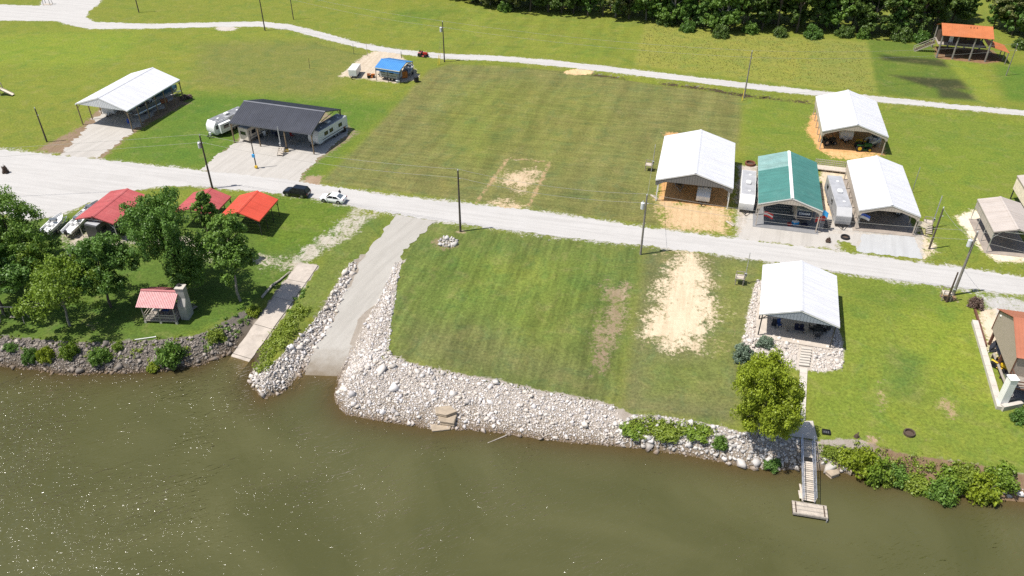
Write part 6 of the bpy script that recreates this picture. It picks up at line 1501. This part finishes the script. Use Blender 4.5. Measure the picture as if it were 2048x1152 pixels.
tractor('orange ride on mower at the corner of the charcoal carport', 680, 263, R(200), 'orange_paint', 'black_plastic', 1.1, 'riding_mower')
tractor('yellow zero turn mower parked under the stilted house', 1998, 736, R(-60), 'yellow_paint', 'black_plastic', .95, 'riding_mower')
tractor('small orange tiller beside the white cargo trailer on sand', 742, 155, R(10), 'orange_paint', 'black_plastic', .8, 'riding_mower')
tractor('black utility quad at the left of the rear clay carport', 1656, 288, R(10), 'black_plastic', 'rim', 1.2, 'riding_mower')
boat('pale jon boat beside the tractor in the rear clay carport', g2(1738, 292), g2(1752, 286), 'rv_white', None, 3.6)
def box_item(name, label, cat, px, py, d, mat, rz=0, lid=None, legs=False, group=None):
    o = place(name, label, cat, px, py, rz, group); z0 = .08 if not legs else d[2]*.5
    mb = MB(); mb.box((0, 0, z0+(d[2]-z0)/2), (d[0], d[1], d[2]-z0)); mb.build('shell', mat, o, bevel=.04)
    mb = MB(); mb.box((0, 0, d[2]+.03), (d[0]+.06, d[1]+.06, .06)); mb.build('lid', lid or mat, o, bevel=.02)
    for sx in (-1, 1):
        for sy in (-1, 1): mb = MB(); mb.box((sx*(d[0]/2-.08), sy*(d[1]/2-.08), z0/2), (.08, .08, z0+.02)); mb.build('foot', 'black_plastic', o)
    return o
box_item('storage_box', 'orange brown box under the blue carport', 'box', 809, 155, (1.3, 1.1, 1.5), 'orange_paint', .3)
box_item('waste_bin', 'dark wheeled bin beside the blue carport', 'bin', 833, 164, (.9, .9, 1.2), 'black_plastic', .5, 'black_plastic')
box_item('cooler', 'white cooler in front of the blue carport', 'cooler', 796, 165, (.9, .5, .5), 'rv_white', .2)
box_item('storage_box', 'brown wicker chest under the long white carport', 'chest', 329, 206, (1.4, .8, .8), 'brown_box', .6)
o = place('barrel', 'blue plastic barrel by the corner post of the long white carport', 'barrel', 258, 246); mb = MB()
for z0_, z1_, ra, rb in ((0, .3, .27, .3), (.3, .6, .3, .3), (.6, .9, .3, .27)): mb.tube((0, 0, z0_), (0, 0, z1_), ra, rb, 12)
mb.build('drum', 'blue_plastic', o, True); mb = MB(); mb.tube((0, 0, .9), (0, 0, .93), .28, n=12); mb.build('lid', 'blue_plastic', o)
# picnic tables, chairs and patio furniture
def picnic(label, px, py, rz, mat='grey_wood', top='grey_wood', dz=0.0, name='picnic_table'):
    o = place(name, label, 'table', px, py, rz, None, dz)
    for i in range(5): mb = MB(); mb.box((0, -.34+i*.17, .75), (1.8, .15, .04)); mb.build('board', top, o)
    for s in (-1, 1):
        for k in (0, 1): mb = MB(); mb.box((0, s*(.62+k*.16), .45), (1.8, .14, .04)); mb.build('seat_board', top, o)
    for x in (-.65, .65):
        mb = MB(); mb.bar((x, -.75, .02), (x, -.25, .75), .09, .05); mb.bar((x, .75, .02), (x, .25, .75), .09, .05); mb.bar((x, -.8, .42), (x, .8, .42), .05, .09); mb.build('leg_frame', mat, o)
    return o
def chair(label, px, py, rz, seat, frame='black_plastic', dz=0.0, group='outdoor chairs'):
    o = place('chair', label, 'chair', px, py, rz, group, dz)
    mb = MB(); mb.box((0, 0, .45), (.6, .58, .07)); mb.build('seat', seat, o, bevel=.02); mb = MB(); mb.box((0, .3, .82), (.6, .07, .75), rx=-.22); mb.build('backrest', seat, o, bevel=.02)
    for x in (-.27, .27):
        for y in (-.25, .25): mb = MB(); mb.box((x, y, .22), (.05, .05, .46)); mb.build('leg', frame, o)
        mb = MB(); mb.box((x*1.1, 0, .66), (.06, .55, .05)); mb.build('armrest', frame, o)
    return o
picnic('wooden picnic table under the charcoal carport near the right trailer', 588, 287, R(-20))
chair('white chair under the charcoal carport beside the cream trailer', 530, 274, .4, 'rv_white')
chair('blue folding chair under the charcoal carport centre', 548, 270, 2.0, 'blue_cloth'); chair('dark folding chair under the charcoal carport beside the blue one', 556, 276, 1.0, 'navy_cloth')
chair('red folding chair under the charcoal carport near the picnic table', 585, 275, 1.3, 'red_cloth')
o = place('wooden_steps', 'small pale wooden steps standing on the wide driveway', 'steps', 563, 309, R(-100), None)
for i in range(4): mb = MB(); mb.box((-.5+i*.36, 0, 1.15-.28*i), (.36, 1.2, .06)); mb.build('step', 'pale_wood', o)
for s in (-.55, .55): mb = MB(); mb.bar((-.6, s, 1.2), (.8, s, .05), .06, .2); mb.build('stringer', 'grey_wood', o); mb = MB(); mb.box((-.62, s, .6), (.1, .1, 1.25)); mb.build('post', 'grey_wood', o)
box_item('generator', 'yellow and black generator beside the wooden steps', 'generator', 573, 303, (.9, .6, .7), 'yellow_paint', .3, 'black_plastic')
PZ = .12
chair('bright blue padded chair on the patio, left side', 1557, 655, .3, 'blue_cloth', dz=PZ); chair('dark garden chair on the patio beside the bright blue chair', 1546, 656, -.4, 'dark_cloth', dz=PZ)
o = place('lounge_bench', 'wooden lounge bench with navy cushions in the middle of the patio', 'bench', 1590, 664, R(-12), None, PZ)
for i in range(4): mb = MB(); mb.box((0, -.3+i*.2, .4), (2.4, .16, .05)); mb.build('slat', 'grey_wood', o)
for x in (-1.05, 1.05):
    for y in (-.3, .3): mb = MB(); mb.box((x, y, .2), (.1, .1, .4)); mb.build('leg', 'dark_wood', o)
for x in (.1, .75): mb = MB(); mb.box((x, 0, .5), (.6, .7, .14)); mb.build('cushion', 'navy_cloth', o, bevel=.04); mb = MB(); mb.box((x, .38, .8), (.6, .14, .6)); mb.build('back_cushion', 'navy_cloth', o, bevel=.04)
o = place('patio_table', 'black patio table with chairs around on the right of the patio', 'table', 1634, 667, R(-12), None, PZ); mb = MB(); mb.box((0, 0, .74), (1.3, 1.3, .05)); mb.build('tabletop', 'black_plastic', o, bevel=.02)
for sx in (-.55, .55):
    for sy in (-.55, .55): mb = MB(); mb.box((sx, sy, .36), (.06, .06, .72)); mb.build('leg', 'black_plastic', o)
for px_, py_, a_, l_ in ((1633, 678, 3.1, 'river side of'), (1646, 668, -1.6, 'right of'), (1621, 664, 1.5, 'left of'), (1637, 657, 0, 'behind')): chair('black wire patio chair '+l_+' the black table', px_, py_, a_, 'dark_cloth', dz=PZ, group='chairs round the patio table')
box_item('grill', 'grey barbecue grill at the right patio post', 'grill', 1652, 660, (1.1, .6, 1.1), 'steel', .2, 'dark_steel', True)
box_item('cooler', 'pale blue cooler in front of the fifth wheel trailer', 'cooler', 1590, 449, (1.0, .7, .6), 'bright_blue', .3, 'rv_white'); box_item('storage_box', 'small red box on the green carport slab', 'box', 1578, 451, (.6, .5, .4), 'red_paint', .2)
box_item('storage_box', 'dark blue box on the green carport slab edge', 'box', 1608, 453, (.9, .6, .5), 'navy_cloth', .1)
# flags on raked poles
def flag(label, px, py, h, cols, side=1, ln=1.5):
    p = G(px, py); o = thing('flag', label, 'flag', (p.x, p.y, 0), R(-13), 'flags on the carports'); mb = MB(); mb.tube((0, 0, 0), (0, 0, h+.2), .03, n=6); mb.build('pole', 'aluminium', o)
    n_ = len(cols)
    for i, m_ in enumerate(cols):
        mb = MB(); vs_ = []
        for j in range(7):
            u = j/6; y = .12*math.sin(u*5+i*.3); dz_ = -.35*u*u
            vs_ += [(side*u*ln, y, h-.9*(i/n_)+dz_), (side*u*ln, y, h-.9*((i+1)/n_)+dz_)]
        mb.add(vs_, [(2*j, 2*j+2, 2*j+3, 2*j+1) for j in range(6)]); c_ = mb.build('cloth', m_, o); c_.modifiers.new('thickness', 'SOLIDIFY').thickness = .015
flag('red and white flag at the left front post of the green carport', 1523, 450, 2.6, ('red_cloth', 'pale_cloth', 'red_cloth'))
flag('plain red flag at the right front of the green carport', 1646, 456, 2.2, ('red_cloth',), -1); flag('blue and white flag at the left post of the bluish driveway carport', 1714, 456, 2.8, ('blue_plastic', 'pale_cloth'))
flag('cream banner at the right post of the bluish driveway carport', 1828, 472, 2.8, ('cream_cloth',), 1); flag('light blue banner on the right rafter of the green carport', 1636, 462, 3.9, ('bright_blue',), 1, .9)
# shelving, fence, rings
o = place('ladder_shelf', 'black wire shelf beside the right post of the green carport', 'shelf', 1653, 458, R(-13))
for i in range(5): mb = MB(); mb.box((0, 0, .25+i*.36), (1.0, .5, .04)); mb.build('shelf', 'dark_steel', o)
for x in (-.48, .48):
    for y in (-.23, .23): mb = MB(); mb.box((x, y, .9), (.04, .04, 1.8)); mb.build('upright', 'dark_steel', o)
o = thing('slatted_ramp', 'pale slatted wooden deck fence between the green and white carports', 'fence', tuple((G(1635, 340)+G(1692, 346))/2)); o_ = Vector(o.location); a, b = G(1634, 341)-o_, G(1694, 348)-o_
mb = MB(); mb.bar(a+Vector((0, .6, .45)), b+Vector((0, .6, .45)), 1.8, .16); mb.build('deck', 'pale_wood', o)
for z in (.75, 1.15, 1.55): mb = MB(); mb.bar(a+Vector((0, 1.6, z)), b+Vector((0, 1.6, z)), .05, .1); mb.build('rail', 'pale_wood', o)
for i in range(15): p = a.lerp(b, i/14); mb = MB(); mb.box((p.x, p.y+1.62, .85), (.1, .06, 1.6)); mb.build('picket', 'pale_wood', o)
for i in range(5): p = a.lerp(b, i/4); mb = MB(); mb.box((p.x, p.y-.2, .2), (.14, .14, .5)); mb.build('support', 'grey_wood', o)
def ring(label, px, py, r_, mat, h=.3, name='fire_ring', cat='fire pit'):
    o = place(name, label, cat, px, py); n_ = 14; mb = MB(); V = []
    prof = [(r_, 0), (r_*1.05, h*.5), (r_, h), (r_*.8, h), (r_*.76, h*.5), (r_*.8, .02)]
    mb.loft([[(math.cos(2*math.pi*i/n_)*q, math.sin(2*math.pi*i/n_)*q, z) for i in range(n_)] for q, z in prof], caps=False); mb.build('rim', mat, o, True)
    mb = MB(); mb.tube((0, 0, .01), (0, 0, .06), r_*.8, n=14); mb.build('ash_bed', 'dark_wood', o); return o
ring('rusty fire ring on sand beside the green carport', 1500, 329, .95, 'rust', .45); ring('black tyre planter on the grass of the forecourt', 1690, 476, .7, 'rubber', .35, 'tyre_planter', 'planter'); ring('small stone fire ring on the right lawn', 1818, 868, .65, 'dark_wood', .35)
o = place('pallet_crate', 'black plastic crate on the lawn by the landing pad', 'crate', 1652, 866, R(-12))
for s in (-1, 1): mb = MB(); mb.box((0, s*.33, .15), (.9, .06, .3)); mb.build('side', 'black_plastic', o); mb = MB(); mb.box((s*.45, 0, .15), (.06, .6, .3)); mb.build('end', 'black_plastic', o)
for i in range(4): mb = MB(); mb.box((-.3+i*.2, 0, .26), (.07, .62, .05)); mb.build('bar', 'black_plastic', o)
mb = MB(); mb.box((0, 0, .04), (.86, .62, .04)); mb.build('base', 'stripe_grey', o)
o = place('stump', 'dark tree stump at the top of the bank beside the crate', 'stump', 1712, 874); mb = MB(); mb.tube((0, 0, -.1), (.05, 0, .35), .32, .22, 9); mb.tube((.05, 0, .35), (.2, .1, .7), .12, .05, 7); mb.build('trunk', 'dark_wood', o); mb = MB(); mb.tube((.2, 0, .0), (.7, -.3, -.05), .1, .04, 6); mb.build('root', 'dark_wood', o)
# play things and frames on the left
o = thing('playground_slide', 'wooden playground slide on the left lawn', 'slide', tuple(G(8, 190)), R(-12)); 
for x in (-.6, .6):
    for y in (-.6, .6): mb = MB(); mb.box((x-.9, y, 1.3), (.12, .12, 2.7)); mb.build('post', 'grey_wood', o)
mb = MB(); mb.box((-.9, 0, 1.35), (1.3, 1.3, .1)); mb.build('platform', 'pale_wood', o); mb = MB(); mb.bar((-.3, 0, 1.35), (2.4, 0, .25), .8, .06); mb.build('chute', 'cream_cloth', o)
for s in (-.42, .42): mb = MB(); mb.bar((-.3, s, 1.45), (2.4, s, .35), .05, .22); mb.build('chute_side', 'grey_wood', o)
mb = MB(); mb.box((-.9, .6, 2.3), (1.3, .08, .1)); mb.box((-.9, -.6, 2.3), (1.3, .08, .1)); mb.build('rail', 'grey_wood', o)
o = thing('swing_frame', 'wooden swing frame on the shaded lawn above the riprap', 'swing frame', tuple(G(30, 640)), R(-3)); mb = MB(); mb.tube((-1.6, 0, 2.3), (1.6, 0, 2.3), .08, n=7); mb.build('crossbeam', 'pale_wood', o)
for s in (-1, 1):
    for y in (-.7, .7): mb = MB(); mb.tube((s*1.5, 0, 2.3), (s*1.75, y, -.1), .06, n=6); mb.build('leg', 'grey_wood', o)
for x in (-.4, .4): mb = MB(); mb.tube((x, 0, 2.3), (x, 0, .6), .015, n=5); mb.build('chain', 'steel', o)
mb = MB(); mb.box((0, 0, .58), (.95, .35, .05)); mb.build('seat', 'grey_wood', o)
o = thing('play_frame', 'dark play frame at the far end of the gravel turnaround', 'play set', tuple(G(96, 9)), 0)
for x in (-1, 1):
    for y in (-.8, .8): mb = MB(); mb.tube((x, y, 0), (x*.8, y*.4, 2.6), .06, n=6); mb.build('leg', 'dark_steel', o)
mb = MB(); mb.tube((-1, 0, 2.6), (1, 0, 2.6), .06, n=6); mb.build('crossbar', 'dark_steel', o); mb = MB(); mb.box((0, 0, .05), (2.4, 1.2, .1)); mb.build('base', 'pale_wood', o)
for px_, py_, l_ in ((1460, 448, 'short pale timber lying beside the clay driveway'), (1308, 395, 'pale board leaning by the wide white carport post')):
    o = place('timber', l_, 'timber', px_, py_, R(-60)); mb = MB(); mb.box((0, 0, .1), (1.8, .35, .12)); mb.build('board', 'pale_wood', o); mb = MB(); mb.box((.3, .1, .2), (1.1, .2, .08)); mb.build('offcut', 'grey_wood', o)
